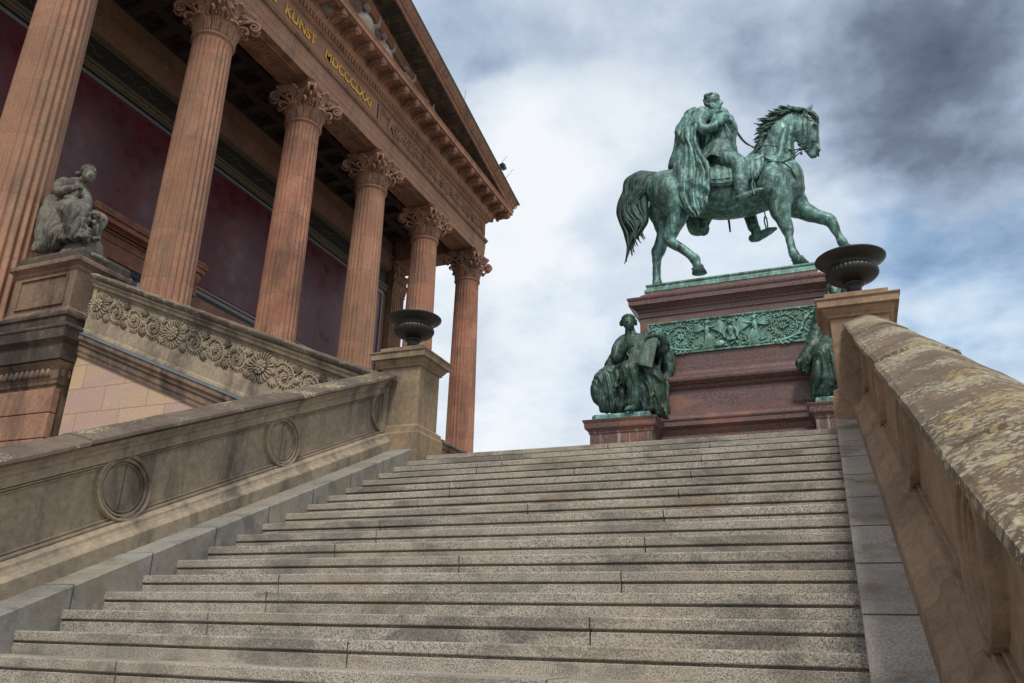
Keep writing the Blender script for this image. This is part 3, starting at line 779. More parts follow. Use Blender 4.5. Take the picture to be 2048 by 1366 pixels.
for q in CFP[1:]:
    if q[1]<C1+1: continue
    o=r0_.copy(); COL.objects.link(o); o.parent=pt; o.location=V((q[0]-CFP[0][0],q[1]-CFP[0][1],0))
# ---- entablature
en=MB(); XB_=-50; yS=YS
en.rect(XB_,XC,yS,YE,[(.585,ZA),(.585,ZA+.27),(.60,ZA+.28),(.60,ZA+.54),(.615,ZA+.55),(.615,ZA+.82),(.625,ZA+.84),(.64,ZA+.86),(.70,ZA+.98),(.72,ZA+1.0),(.72,ZA+1.04),(.62,ZA+1.07),(.60,ZA+1.09),(.60,ZA+1.16),(.585,ZA+1.17),
   (.585,ZA+1.92),(.60,ZA+1.93),(.60,ZA+1.97),(.64,ZA+1.99),(.70,ZA+2.08),(.71,ZA+2.10),(.74,ZA+2.11),(.74,ZA+2.32),(.80,ZA+2.33),(.84,ZA+2.40),(.88,ZA+2.43),(.90,ZA+2.46)],False,False)
en.box(XB_,XC+.584,yS-.584,YE+.584,ZA+2.3,ZA+2.45)
ent=en.build('entablature',M['red'],pt,.004)
mb=MB(); mb.box(XC-.58,XC+.58,yS-.5,YE+.58,ZA+.003,ZA+1.3); mb.box(-49,XC-.58,YE-.58,YE+.579,ZA+.003,ZA+1.3)
mb.build('architrave_soffit',M['redcarve'],pt)
for i in range(-1,5):
    mb=MB(); ya,yb=C1+i*S+.95,C1+(i+1)*S-.95
    for ins,z in ((0,ZA-.045),(.12,ZA-.030)):
        x0,x1,a,b=XC-.34+ins,XC+.34-ins,ya+ins,yb-ins
        for q in ((x0,x1,a,a+.05),(x0,x1,b-.05,b),(x0,x0+.05,a+.05,b-.05),(x1-.05,x1,a+.05,b-.05)): mb.box(*q,z,ZA+.01)
    n=int((yb-ya-.5)/.16)
    for k in range(n):
        yy=ya+.3+k*.16; s=.09*(-1)**k
        mb.tube([(XC-.12,yy,ZA-.004),(XC+s*.4,yy+.07,ZA-.014),(XC+.12,yy+.02,ZA-.004)],[.012,.024,.012],5,None,2)
        mb.ell((XC+s,yy+.02,ZA-.006),(.04,.04,.02),6,4)
    mb.build('soffit_panel',M['redcarve'],pt,recalc=False)
# carved mouldings
mb=MB(); lf2=MB(); y=C1-1
while y<YE+.66:
    mb.ell((XC+.685,y,ZA+.92),(.035,.026,.075),6,5); mb.ell((XC+.668,y+.045,ZA+.90),(.02,.012,.06),5,4)
    lf2.ell((XC+.655+.02,y,ZA+2.045),(.035,.026,.06),6,5); y+=.09
lf2.build('leaf_moulding',M['redcarve'],ent)
mb.build('leaf_moulding',M['redcarve'],ent)
mb=MB(); y=C1-1
while y<YE+.72:
    mb.box(XC+.735,XC+.80,y,y+.11,ZA+2.12,ZA+2.315); y+=.185
mb.build('dentil_band',M['redcarve'],ent,.004)
# modillions
def modillion(y,parent):
    mb=MB(); z=ZA+2.50
    pr=[(.86,z+.28),(1.56,z+.28),(1.58,z+.20),(1.55,z+.10),(1.47,z+.05),(1.36,z+.09),(1.2,z+.13),(1.0,z+.06),(.90,z-.04),(.86,z-.06)]
    mb.extrude([(a,b) for a,b in pr],lambda a,b,t:(XC+a,t,b),y-.125,y+.125)
    for s in (-1,1):
        sp=[]
        for i in range(12):
            t=i/11; b=-PI/2+t*2.4*PI; r=.085*(1-.7*t); sp.append((XC+1.49+r*math.cos(b),y+s*.13,z+.15+r*math.sin(b)))
        mb.tube(sp,[.02]*12,5,None,1)
    mb.tube([(XC+.95,y,z+.0),(XC+1.15,y,z+.06),(XC+1.35,y,z+.05),(XC+1.5,y,z+.0)],[.05,.07,.07,.045],6,None,2)
    for s in (-1,1):
        mb.tube([(XC+1.05,y,z+.05),(XC+1.25,y+s*.07,z+.08),(XC+1.38,y+s*.1,z+.02)],[.03,.045,.03],5,None,2)
    return mb.build('modillion',M['redcarve'],parent,0)
m0=None; sp=S/5
n0=int((YE+1.2-(C1+1.4))/sp)
m0=modillion(YE+1.30,ent)
for i in range(1,n0+3):
    o=m0.copy(); COL.objects.link(o); o.parent=ent; o.location=V((0,-sp*i,0))
for i in range(1):
    mb=MB(); y=YE+1.30-sp*(i+.5)
    x0,x1=XC+.98,XC+1.50; z=ZA+2.80
    for q in ((x0,x1,y-.24,y-.19),(x0,x1,y+.19,y+.24),(x0,x0+.05,y-.19,y+.19),(x1-.05,x1,y-.19,y+.19)): mb.box(*q,z-.05,z+.002)
    mb.ell(((x0+x1)/2,y,z-.01),(.12,.12,.06),8,6)
k0=mb.build('cornice_coffer',M['redcarve'],ent)
for i in range(1,n0+3):
    o=k0.copy(); COL.objects.link(o); o.parent=ent; o.location=V((0,-sp*i,0))
mb=MB(); mb.rect(XB_,XC,yS,YE,[(.86,ZA+2.44),(.86,ZA+2.78),(.90,ZA+2.80),(1.63,ZA+2.80),(1.63,ZA+2.96),(1.66,ZA+2.99),(1.69,ZA+3.03),(1.6,ZA+3.06),(.3,ZA+3.12)],True,True)
mb.build('cornice',M['red'],pt,.004)
# gilded inscription
def word(txt,ya,yb,zb,h):
    cu=bpy.data.curves.new('lettering','FONT'); cu.body=txt; cu.extrude=.016; cu.bevel_depth=.004; cu.offset=.016
    tmp=bpy.data.objects.new('lettering',cu); COL.objects.link(tmp); dg=bpy.context.evaluated_depsgraph_get(); dg.update()
    me=bpy.data.meshes.new_from_object(tmp.evaluated_get(dg)); bpy.data.objects.remove(tmp)
    xs=[v.co.x for v in me.vertices]; ys=[v.co.y for v in me.vertices]
    a,b=min(xs),max(xs); c,d=min(ys),max(ys)
    off=root_of(ent)
    for v in me.vertices:
        p=V((XC+.585+.02+v.co.z*1.0, ya+(v.co.x-a)/(b-a)*(yb-ya), zb+(v.co.y-c)/(d-c)*h)); v.co=p-off
    me.materials.append(M['gold']); o=place('gilded_word',me,ent); return o
LZ=ZA+1.33; LH=.40
word('MDCCCLXXI',18.70,21.75,LZ,LH); word('KUNST',16.42,18.12,LZ,LH); word('DEUTSCHEN',12.9,15.95,LZ,LH); word('DER',11.35,12.4,LZ,LH)
# carved frieze beyond the inscription
mb=MB()
fz=ZA+1.545; fh=.33
def fpt(u,v,d=0): return V((XC+.585+d,u,fz+v))
for s in (-1,1):
  for q in (22.30,):
    mb.box(XC+.58,XC+.605,q-.04,q+.0,fz-fh-.02,fz+fh+.02)
u=22.5
# meander panel then winged figure
for i in range(5):
    w=.3-.055*i; mb.box(XC+.58,XC+.615,u+.02*i,u+.02*i+.02,fz-w,fz+w); mb.box(XC+.58,XC+.615,u+.02*i,u+.5-.02*i,fz+w-.012,fz+w+.01)
mb.tube([fpt(23.1,-.30),fpt(23.15,0,.05),fpt(23.2,.2,.05)],[.05,.10,.05],8,None,3); mb.ell(fpt(23.22,.27,.03),(.06,.06,.07),8,6)
mb.tube([fpt(23.2,.12,.03),fpt(23.0,.22,.03),fpt(22.85,.3,.02)],[.03,.04,.015],6,None,2)
for i in range(5): mb.tube([fpt(23.2,.1,.03),fpt(23.35,.1-.05*i,.04),fpt(23.5+.03*i,.15-.12*i,.02)],[.03,.04,.02],6,None,2)
u=23.9; i=0; rr=random.Random(5)
def scr(u,R_,dirn,ph):
    pts=[]
    for j in range(18):
        t=j/17; a=ph+dirn*t*2.7*PI; r=R_*(1-.75*t); pts.append(fpt(u+r*math.cos(a),r*math.sin(a),.025+.02*t))
        if j%2==0 and j<14:
            for kq in (-.5,.3):
                c=a+dirn*(.5+kq); mb.tube([pts[-1],pts[-1]+V((.015,.07*math.cos(c),.07*math.sin(c))),pts[-1]+V((0,.13*math.cos(c),.13*math.sin(c)))],[.018,.026,.01],5,None,1)
    mb.tube(pts,[.03]*18,5,None,1); mb.ell(fpt(u,0,.03),(.05,.07,.07),8,6)
while u<YE+.5:
    scr(u,.23,(-1)**i,PI*(i%2)); mb.tube([fpt(u-.3,.2*(-1)**i,.02),fpt(u,-.3*(-1)**i,.02),fpt(u+.3,.2*(-1)**i,.02)],[.03,.035,.03],5,None,3)
    for q in range(5):
        a=rr.uniform(0,6.28); p=fpt(u+rr.uniform(-.28,.28),rr.choice((-1,1))*rr.uniform(.18,.30),.01); mb.tube([p,p+V((.02,.06*math.cos(a),.06*math.sin(a)))],[.03,.014],5,None,2)
    u+=.56; i+=1
mb.build('carved_frieze',M['redcarve'],ent,recalc=False)
# pediment
ZR0=21.33+.0; SL=.2325; YT=YE+1.88
def zr(y): return ZR0+SL*(YT-abs(y-YM)-(YT-YM)+(YT-YM)-abs(0)) if False else ZR0+SL*((YT-YM)-abs(y-YM))
def rake(name,prof,mat,parent=pt,bev=.004,ends=1.88):
    mb=MB()
    for s in (1,-1):
        fn=lambda a,b,t,s=s:(XC+a,YM+s*t,ZR0+SL*((YT-YM)-t)+b)
        mb.extrude(prof if s>0 else prof[::-1],fn,0,(YE-YM)+ends,1)
    return mb.build(name,mat,parent,bev)
rake('raking_gutter_edge',[(1.90,.035),(1.91,-.035),(1.86,-.04),(1.5,.0),(1.5,.035)],M['copper'],ends=1.90)
rk=rake('raking_cornice',[(1.87,-.0),(1.87,-.06),(1.83,-.10),(1.80,-.22),(1.73,-.36),(1.70,-.43),(1.66,-.44),(1.63,-.45),(1.63,-.60),(1.58,-.62),(.70,-.62),(.66,-.66),(.58,-.78),(.54,-.80),(.54,-.95),(.40,-.97),(.40,.0)],M['red'],ends=1.65)
rake('rake_soffit_shade',[(1.57,-.622),(.72,-.622),(.72,-.636),(1.57,-.636)],M['sooty'],rk,0,1.5)  # dark sheet: shade under the raking cornice put into the colour, not soot
mb=MB()   # carved leaves on the raking sima
y=YM
while y<YT-.15:
    z=zr(y)
    for q in (-1,0,1):
        mb.tube([(XC+1.70,y+.02*q,z-.40),(XC+1.775,y+.07*q,z-.26),(XC+1.83,y+.10*q,z-.14)],[.02,.035,.022],5,None,2)
    mb.tube([(XC+1.72,y+.13,z-.40),(XC+1.79,y+.16,z-.28),(XC+1.78,y+.13,z-.20)],[.02,.03,.02],5,None,2)
    y+=.30
mb.build('sima_leaves',M['redcarve'],rk,recalc=False)
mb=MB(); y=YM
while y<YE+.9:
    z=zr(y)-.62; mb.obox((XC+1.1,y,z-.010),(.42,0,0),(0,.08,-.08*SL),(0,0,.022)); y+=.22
mb.build('rake_mutules',M['sooty'],rk)  # slats in the same dark tone, underside shade painted in
mb=MB(); ybase=YE+.45
zz=ZA+3.05
mb.add([(XC+.40,YM-(ybase-YM),zz),(XC+.40,ybase,zz),(XC+.40,YM,zr(YM)-.5),(XC+.1,YM-(ybase-YM),zz),(XC+.1,ybase,zz),(XC+.1,YM,zr(YM)-.5)],[(0,1,2),(5,4,3)]); mb.build('tympanum',M['podium'],pt)
# roof
mb=MB()
for s in (1,-1):
    mb.extrude([(1.5,.02),(1.5,-.1),(-45,-.1),(-45,.02)],lambda a,b,t,s=s:(XC+a,YM+s*t,ZR0+SL*((YT-YM)-t)+b),0,YT-YM,1)
mb.build('roof',M['copper'],pt)
# pediment figures
def tfig(y,h,lean,name='pediment_figure'):
    x=XC+.85; b=ZA+3.05; mb=MB()
    mb.tube([(x,y-lean*.5,b),(x+.05,y,b+h*.35),(x,y+lean,b+h*.62),(x,y+lean,b+h*.74)],[h*.20,h*.20,h*.15,h*.07],12,((0,1,0),1.35),4)
    mb.ell((x+.05,y+lean*1.1,b+h*.90),(h*.07,h*.062,h*.088),12,10)
    mb.ell((x+.0,y+lean*1.1-.02,b+h*.94),(h*.078,h*.074,h*.07),10,8)
    mb.ell((x+.05+h*.088,y+lean*1.1,b+h*.885),(h*.02,h*.015,h*.025),6,5)
    for s in (-1,1):
        mb.tube([(x,y+lean+s*h*.15,b+h*.64),(x+.12,y+lean*.6+s*h*.24,b+h*.42),(x+.22,y+s*h*.10,b+h*.36)],[h*.065,h*.055,h*.04],8,None,3)
    mb.tube([(x,y+lean+h*.2,b+h*.66),(x+.12,y+lean+h*.34,b+h*.78),(x+.15,y+lean+h*.36,b+h*.98)],[h*.06,h*.05,h*.035],8,None,3)
    for k in range(12): mb.ell((x-.02+.04*(k%3),y+lean*1.1-.02+h*.07*math.cos(k),b+h*.93+h*.05*math.sin(k*1.7)),h*.03,6,5)
    for k in range(7):
        a=(k-3)*.12*h; mb.tube([(x+.12,y+a*.6,b+h*.5),(x+.2,y+a*.9,b+h*.25),(x+.25,y+a*1.3,b)],[h*.02,h*.035,h*.045],6,None,3)
    return fuse(mb,name,M['tymp'],pt,max(.018,h*.014),2)
for y,h,l in ((16.6,2.6,.0),(18.3,2.5,.1),(20.3,2.05,.15),(21.9,1.75,-.1),(23.5,1.55,.1),(25.3,1.25,.15),(27.2,.8,.3)): tfig(y,h,l)
# ---- inner wall
XW=-19.90
ce=thing('museum_wall',(XW-.5,YM,ZF),'museum front wall behind the columns with dark red panels and a pedimented doorway','wall')
WE=31.35
mb=MB(); mb.box(XW-14,XW,-1.5,WE,ZF-.6,19.2); mb.box(XW-14,XW-.7,WE,YE+.55,ZF-.6,ZA); mb.build('wall',M['walllow'],ce)
mb=MB(); mb.box(XW,XW+.02,-1.5,WE-.42,11.25,15.83); mb.build('red_panel',M['wallred'],ce)
mb=MB()
for a,b,d in ((11.0,11.10,.05),(11.18,11.24,.05),(15.84,15.95,.06)): mb.box(XW,XW+d,-1.5,WE-.3,a,b)
mb.box(XW,XW+.06,WE-.42,WE-.34,11.24,15.84); mb.build('grey_trim',M['grey'],ce)
mb=MB()
mb.box(XW,XW+.035,-1.5,WE-.44,15.76,15.78); mb.box(XW,XW+.035,-1.5,WE-.44,11.32,11.34); mb.box(XW,XW+.035,WE-.52,WE-.50,11.34,15.76)
t_=M['wallred2']=simple('red_panel_line',(.16,.035,.04),.3); mb.build('panel_line',t_,ce)
mb=MB(); mb.box(XW,XW+.035,-1.5,WE,10.85,10.999); mb.box(XW,XW+.035,-1.5,WE,15.951,16.06); mb.build('black_trim',M['black'],ce)
mb=MB()
for a,b,d in ((16.06,16.12,.07),(16.121,16.19,.11),(16.191,16.27,.09),(16.271,16.36,.15),(17.12,17.18,.09),(17.181,17.26,.15)): mb.box(XW,XW+d,-1.5,WE-.0,a,b)
mb.build('gilt_moulding',M['gilt'],ce,.01)
mb=MB(); mb.box(XW,XW+.05,-1.5,WE,16.36,17.12); mb.build('painted_frieze',M['paint'],ce)
mb=MB(); cols=[]
y=2.
while y<WE-.5:
    pts=[(XW+.055,y+.11*math.cos(2*PI*i/16),16.74+.11*math.sin(2*PI*i/16)) for i in range(17)]
    mb.tube(pts,[.012]*17,4,None,1)
    for s in (-1,1): mb.tube([(XW+.05,y+s*.15,16.74),(XW+.06,y+s*.4,16.85),(XW+.06,y+s*.6,16.66),(XW+.05,y+s*.85,16.74)],[.012,.02,.02,.01],4,None,3)
    y+=2.22
mb.build('frieze_painting',M['gilt'],ce,recalc=False)
mb=MB(); mb.box(XW,XW+.22,-1.5,WE,17.262,17.9); mb.box(XW,XW+.30,-1.5,WE,17.901,18.0);mb.box(XW,XW+.18,-1.5,WE,18.001,18.74); mb.build('wall_beam',M['walllow'],ce,.01)
mb=MB(); mb.box(XW,XW+.05,-1.5,WE,ZF,10.849); mb.build('wall_dado',sandstone('dado_ashlar',(.26,.145,.10),(.2,.11,.08),(.3,.19,.13),joints=(1,1.5,.55,.5)),ce)
# door
DC=YM+.15; 
dr=MB()
dr.box(XW+.05,XW+.20,DC-1.62,DC-1.22,ZF,11.05); dr.box(XW+.05,XW+.20,DC+1.22,DC+1.62,ZF,11.05); dr.box(XW+.05,XW+.20,DC-1.22,DC+1.22,10.55,11.05)
for i,(w,z0,z1,d) in enumerate(((1.70,11.05,11.12,.24),(1.66,11.121,11.30,.20),(1.75,11.301,11.36,.28),(2.25,11.42,11.58,.62),(2.32,11.581,11.63,.70),(1.95,11.361,11.42,.38))):
    dr.box(XW+.05,XW+d,DC-w,DC+w,z0,z1)
for s in (-1,1):
    dr.box(XW+.05,XW+.5,DC+s*2.0-.14,DC+s*2.0+.14,10.6,11.42)
    dr.tube([(XW+.5,DC+s*2.0,11.28),(XW+.56,DC+s*2.0,11.18),(XW+.42,DC+s*2.0,10.9),(XW+.34,DC+s*2.0,10.62)],[.12,.13,.08,.07],8,((0,1,0),1.1),3)
df=dr.build('door_surround',M['red'],ce,.008)
mb=MB(); y=DC-2.3
while y<DC+2.32:
    for q in (-.05,0,.05): mb.tube([(XW+.6,y+q*.5,11.62),(XW+.66,y+q*.9,11.70),(XW+.70,y+q*1.1,11.75)],[.035,.045,.03],6,None,2)
    y+=.14
mb.build('leaf_cresting',M['redcarve'],df,recalc=False)
mb=MB(); mb.box(XW+.051,XW+.16,DC-1.219,DC+1.219,10.35,10.549)
for s in (-1,0,1): mb.box(XW+.051,XW+.14,DC+s*1.16-.06,DC+s*1.16+.06,ZF,10.35)
mb.build('door_frame',M['black'],df)
mb=MB(); mb.box(XW+.052,XW+.08,DC-1.1,DC+1.1,ZF,10.35); mb.build('door_glass',M['glass'],df)
# anta pier with its own capital at the far end
PXa=-19.64; pc=YE+.0
mb=MB(); mb.box(XW-.3,PXa,pc-.62,pc+.60,ZF,ZN)
for i in range(7):
    y=pc-.62+.05+i*.172; mb.box(PXa,PXa+.035,y-.03,y+.03,ZF+.5,ZN-.1)
mb.box(PXa,PXa+.05,pc-.64,pc+.62,ZN-.1,ZN-.04)
an=mb.build('fluted_pier',M['redcarve'],ce,.006)
mb=MB(); mb.box(XW-.3,PXa-.02,pc-.58,pc+.56,ZN,ZA)
for r,(z0,w) in enumerate(((ZN+.02,.66),(ZN+.5,.70))):
    for i in range(6):
        y=pc-.55+i*.22
        for q in (-.06,0,.06): mb.tube([(PXa+.0,y+q*.6,z0),(PXa+.06,y+q,z0+.3),(PXa+.16,y+q*1.2,z0+.48),(PXa+.20,y+q*1.2,z0+.42)],[.04,.05,.045,.02],6,None,2)
for s in (-1,1):
    mb.tube([(PXa+.05,pc+s*.2,ZN+.7),(PXa+.2,pc+s*.5,ZN+1.0),(PXa+.3,pc+s*.72,ZN+1.15),(PXa+.3,pc+s*.80,ZN+1.0),(PXa+.28,pc+s*.70,ZN+.92)],[.05,.07,.08,.07,.05],6,None,3)
mb.box(XW-.3,PXa+.25,pc-.82,pc+.80,ZA-.16,ZA-.004)
mb.build('pier_capital',M['redcarve'],an,recalc=False)
# floodlight and lightning rods on the roof edge
fl=thing('roof_floodlight',at(1007,340,31.9),'small dark floodlight clamped to the green roof edge','floodlight')
p=at(1006,335,31.9); mb=MB(); mb.obox(p+V((0,0,.05)),(.10,0,.03),(0,.16,.05),(-.03,-.05,.13)); mb.build('lamp_head',M['black'],fl,.01)
mb=MB(); mb.tube([p+V((0,-.05,0)),p+V((-.05,-.25,-.25)),p+V((-.1,-.3,-.55))],[.03,.03,.03],6); mb.build('bracket',M['black'],fl)
for (a,b,Y,lab) in (((931,180),(928,212),27.5,'thin lightning rod higher up the sloping roof edge'),((1014,312),(996,335),31.0,'thin lightning rod just above the floodlight'),((1027,338),(1008,360),32.6,'thin lightning rod just below the floodlight')):
    p0,p1=at(*b,Y),at(*a,Y)
    p0=p0+(p0-p1)*.5
    mb=MB(); mb.tube([p0,p1],[.014,.008],5); o=mb.build('lightning_rod',M['black']); tag(o,lab,'lightning rod')
# ================================================================ MONUMENT
MX0,MX1=-3.52,.12; MC=-1.70; MY0,MY1=15.35,17.79
mo=thing('monument_pedestal',(MC,YM,Z0),'stepped polished red granite pedestal with a green bronze relief and corner blocks','pedestal')
def mrect(nm,prof,mat='rgran',x0=MX0,x1=MX1,y0=MY0,y1=MY1,bev=.006,par=None,top=True,bot=True):
    mb=MB(); mb.rect(x0,x1,y0,y1,prof,top,bot); return mb.build(nm,M[mat],par or mo,bev)
mrect('base_course',[(.42,Z0-.1),(.42,3.70),(.40,3.72),(.36,3.75),(.38,3.80),(.40,3.85),(.46,3.88),(.50,3.90),(.50,3.99),(.52,4.0),(.53,4.03),(.45,4.06),(.42,4.11),(.40,4.13),(.22,4.27),(.17,4.31)])
mrect('lower_die',[(.16,4.30),(.16,4.68),(.20,4.71),(.23,4.74),(.21,4.77),(.25,4.79),(.32,4.84),(.33,4.89),(.29,4.94),(.24,4.96),(.18,4.99),(.10,5.04),(.07,5.10),(.05,5.12),(.05,5.22),(.02,5.25)])
mrect('upper_die',[(0,5.24),(0,6.36),(.025,6.375),(.025,6.47),(.05,6.49),(.06,6.52),(.13,6.58),(.16,6.60),(.19,6.61),(.19,6.70),(.21,6.73),(.22,6.77),(.20,6.785),(.03,6.80)])
mrect('upper_step',[(-.02,6.80),(-.02,6.90),(-.04,6.92),(-.09,6.95),(-.10,6.96),(-.10,7.0)])
bp=mrect('bronze_plinth',[(-.09,7.0),(-.10,7.06),(-.13,7.08),(-.14,7.12),(-.12,7.15),(-.12,7.18),(-.16,7.20)],'bronzelt')
mb=MB(); nx,ny=36,20; vs=[]
for i in range(nx+1):
    for j in range(ny+1):
        u,v=i/nx,j/ny; e=min(u,1-u)*nx/3; f=min(v,1-v)*ny/5; k=min(1,e)*min(1,f)
        x=MX0+.17+(MX1-MX0-.34)*u; y=MY0+.17+(MY1-MY0-.34)*v
        vs.append((x,y,7.196+k*(.17+.06*noise.noise((x*3,y*3,1)))))
mb.add(vs,[(i*(ny+1)+j,(i+1)*(ny+1)+j,(i+1)*(ny+1)+j+1,i*(ny+1)+j+1) for i in range(nx) for j in range(ny)],True)
mb.build('bronze_ground',M['bronzelt'],bp)
for (x0,x1) in ((-4.31,-3.12),(-.29,.90)):
    for (y0,y1) in ((14.30,15.30),(17.85,18.85)):
        b=mrect('corner_block',[(0,Z0-.1),(0,3.70),(.02,3.72),(.02,3.745),(.05,3.79),(.075,3.80),(.085,3.83),(.09,3.90),(.115,3.95),(.12,3.972),(.0,3.975)],'rgran2',x0,x1,y0,y1)
        mrect('bronze_slab',[(-.03,3.975),(-.03,4.07),(-.06,4.11)],'bronzelt' if False else 'bronze',x0,x1,y0+.02,y1-.1,.004,b)
# relief panel
RX0,RX1=-3.36,-.04; RZ0,RZ1=5.50,6.22; RY=MY0-.012
mb=MB(); mb.box(RX0+.03,RX1-.03,RY,MY0+.01,RZ0+.03,RZ1-.03)
for q in ((RX0,RX1,RZ0,RZ0+.035),(RX0,RX1,RZ1-.035,RZ1),(RX0,RX0+.035,RZ0+.036,RZ1-.036),(RX1-.035,RX1,RZ0+.036,RZ1-.036)): mb.box(q[0],q[1],RY-.035,MY0+.005,q[2],q[3])
rp2=mb.build('relief_panel',M['bronzelt'],mo,.004)
mb=MB(); RC_=(RZ0+RZ1)/2
def rpt(x,v,d=0): return V((x,RY-d,RC_+v))
for s in (-1,1):
    u=MC+s*.98
    def Pm(x,v,d=0,s=s,u=u): return rpt(u+s*(x),v,d)
    scroll(0,.29,1,-.3,mb,lambda x,v,d=0:Pm(x,v,d*.7),.75,True,random.Random(2))
    scroll(.50,.20,-1,.6,mb,lambda x,v,d=0:Pm(x,v,d*.7),.75,True,random.Random(4))
    mb.tube([Pm(-.35,-.28,.01),Pm(-.05,-.30,.025),Pm(.28,-.18,.02),Pm(.42,.1,.02),Pm(.6,.26,.01)],[.02,.035,.035,.03,.012],6,None,3)
    for i in range(9):
        a=-2.4+i*.28; p=Pm(.30*math.cos(a),.30*math.sin(a),.015); mb.tube([p,p+V((s*.06*math.cos(a+.6),-.025,.06*math.sin(a+.6))),p+V((s*.12*math.cos(a+.9),0,.12*math.sin(a+.9)))],[.018,.026,.01],5,None,2)
    # winged genius holding out an arm to the middle
    w=MC+s*.46
    def Q(x,v,d=0,s=s,w=w): return rpt(w+s*x,v,d)
    mb.ell(Q(-.0,.235,.04),(.045,.04,.055),10,8)
    mb.tube([Q(0,.17,.03),Q(.0,.08,.045),Q(.01,-.02,.04)],[.03,.055,.045],8,None,3)
    mb.tube([Q(-.02,.13,.05),Q(-.14,.14,.05),Q(-.27,.20,.03)],[.025,.02,.014],6,None,3)
    for i in range(5): mb.tube([Q(.04,.12,.02),Q(.16,.14+.03*(i-2),.035),Q(.30+.02*i,.21+.045*(i-3),.01)],[.02,.024,.008],5,None,2)
    for i in range(6): mb.tube([Q(.0+.012*(i-3),-.02,.045),Q(.03*(i-3)+(-.03),-.16,.05),Q(.035*(i-3)-.02*s,-.31,.02)],[.03,.03,.022],6,None,2)
    for i in range(8):    # banners behind the centre trophy
        a=.25+.13*i; mb.tube([rpt(MC+s*.05,-.1,.01),rpt(MC+s*(.1+.24*math.sin(a)),.02+.26*math.cos(a)*.7,.025),rpt(MC+s*(.14+.30*math.sin(a)),.0+.30*math.cos(a),.01)],[.02,.028,.012],5,None,2)
    rr2=random.Random(8)
    for i in range(170):
        x=rr2.uniform(.1,1.62); v=rr2.choice((rr2.uniform(.12,.31),rr2.uniform(-.32,-.2),rr2.uniform(-.3,.3))); a=rr2.uniform(0,6.28); p=rpt(MC+s*x,v,.008)
        mb.tube([p,p+V((.03*math.cos(a),-.02,.03*math.sin(a))),p+V((.055*math.cos(a),0,.055*math.sin(a)))],[.01,.018,.006],5,None,1)
mb.tube([rpt(MC,-.13,.02),rpt(MC,-.04,.045),rpt(MC,.06,.045),rpt(MC,.10,.03)],[.045,.055,.075,.03],10,None,3)
mb.ell(rpt(MC-.01,.20,.04),(.045,.04,.04),12,8); mb.ell(rpt(MC-.01,.225,.04),(.055,.045,.035),12,8); mb.tube([rpt(MC-.08,.20,.04),rpt(MC+.0,.212,.07),rpt(MC+.07,.20,.04)],[.01,.012,.01],6)
for i in range(9): mb.tube([rpt(MC-.05+.0125*i,-.08,.05),rpt(MC-.07+.0175*i,-.18,.06)],[.012,.014],5)
for i in range(40):
    x=MC+rr2.uniform(-.55,.55); v=rr2.uniform(-.32,-.15); a=rr2.uniform(0,3.14); p=rpt(x,v,.02); mb.tube([p,p+V((.05*math.cos(a),-.02,.05*math.sin(a))),p+V((.10*math.cos(a),0,.10*math.sin(a)))],[.012,.02,.008],5,None,1)
for s in (-1,1): mb.tube([rpt(MC+s*.08,.07,.05),rpt(MC+s*.13,-.02,.05),rpt(MC+s*.12,-.12,.06)],[.035,.035,.03],6,None,2)
for i in range(9):
    x=MC-.42+i*.105; mb.ell(rpt(x,-.28+.02*(i%3),.03),(.03+.015*(i%2),.03,.025),8,6,Matrix.Rotation(.5*(i%3),3,'Y'))
mb.ell(rpt(MC-.22,-.23,.06),(.10,.02,.06),14,8)
mb.build('relief_carving',M['relief'],rp2,recalc=False)
# ================================================================ HORSE AND RIDER
es=thing('equestrian_statue',(MC,YM,7.2),'green bronze rider in a long cloak on a striding horse atop the red granite pedestal','statue')
CY=YM
def H(x,y,o=0): return at(1200+.32953*x,150+.32953*y,CY+o)
KZ=.00375
def HT(mb,pts,n=14,ell=None,sub=4):
    mb.tube([H(p[0],p[1],p[2]) for p in pts],[p[3]*KZ for p in pts],n,ell,sub)
YA=(0,1,0)
hb=MB()
BAR=[(395,695,0,128),(520,705,0,150),(640,712,0,163),(760,714,0,174),(900,690,0,170),(1010,655,0,165),(1085,625,0,140)]
HT(hb,BAR,24,(YA,.84),5)
HT(hb,[(1060,620,0,150),(1120,640,0,112),(1150,690,0,90)],20,(YA,.95),4)
HT(hb,[(1040,560,0,130),(1075,500,0,108),(1083,430,0,90),(1092,360,0,80),(1115,305,0,70),(1160,268,0,60),(1215,252,0,50)],18,(YA,.62),5)
HT(hb,[(890,560,0,60),(960,520,0,80),(1030,470,0,90)],14,(YA,.6),4)
for o in (-.30,.30):
    HT(hb,[(1030,640,o,95),(1075,720,o,80)],14,None,3)
    HT(hb,[(420,690,o*.8,112),(450,770,o,88)],14,None,3)
N_,F_=-.32,.32
HT(hb,[(430,730,N_,108),(468,810,N_*1.1,84),(468,872,N_*1.1,60),(440,940,N_*1.1,45),(418,990,N_*1.1,41),(440,1022,N_*1.1,33),(495,1052,N_*1.1,27),(548,1095,N_*1.1,27),(574,1118,N_*1.1,33),(585,1145,N_*1.1,26),(592,1162,N_*1.1,30)],14,None,4)
HT(hb,[(400,740,F_,108),(372,830,F_,82),(380,905,F_,58),(388,965,F_,47),(366,1040,F_,42),(352,1072,F_,42),(345,1115,F_,30),(345,1170,F_,27),(346,1225,F_,27),(350,1262,F_,33),(362,1295,F_,28)],14,None,4)
HT(hb,[(1045,670,N_,105),(1085,750,N_,80),(1096,825,N_,60),(1118,890,N_,43),(1138,940,N_,38),(1148,985,N_,26),(1163,1045,N_,22),(1177,1085,N_,29),(1196,1110,N_,24)],14,None,4)
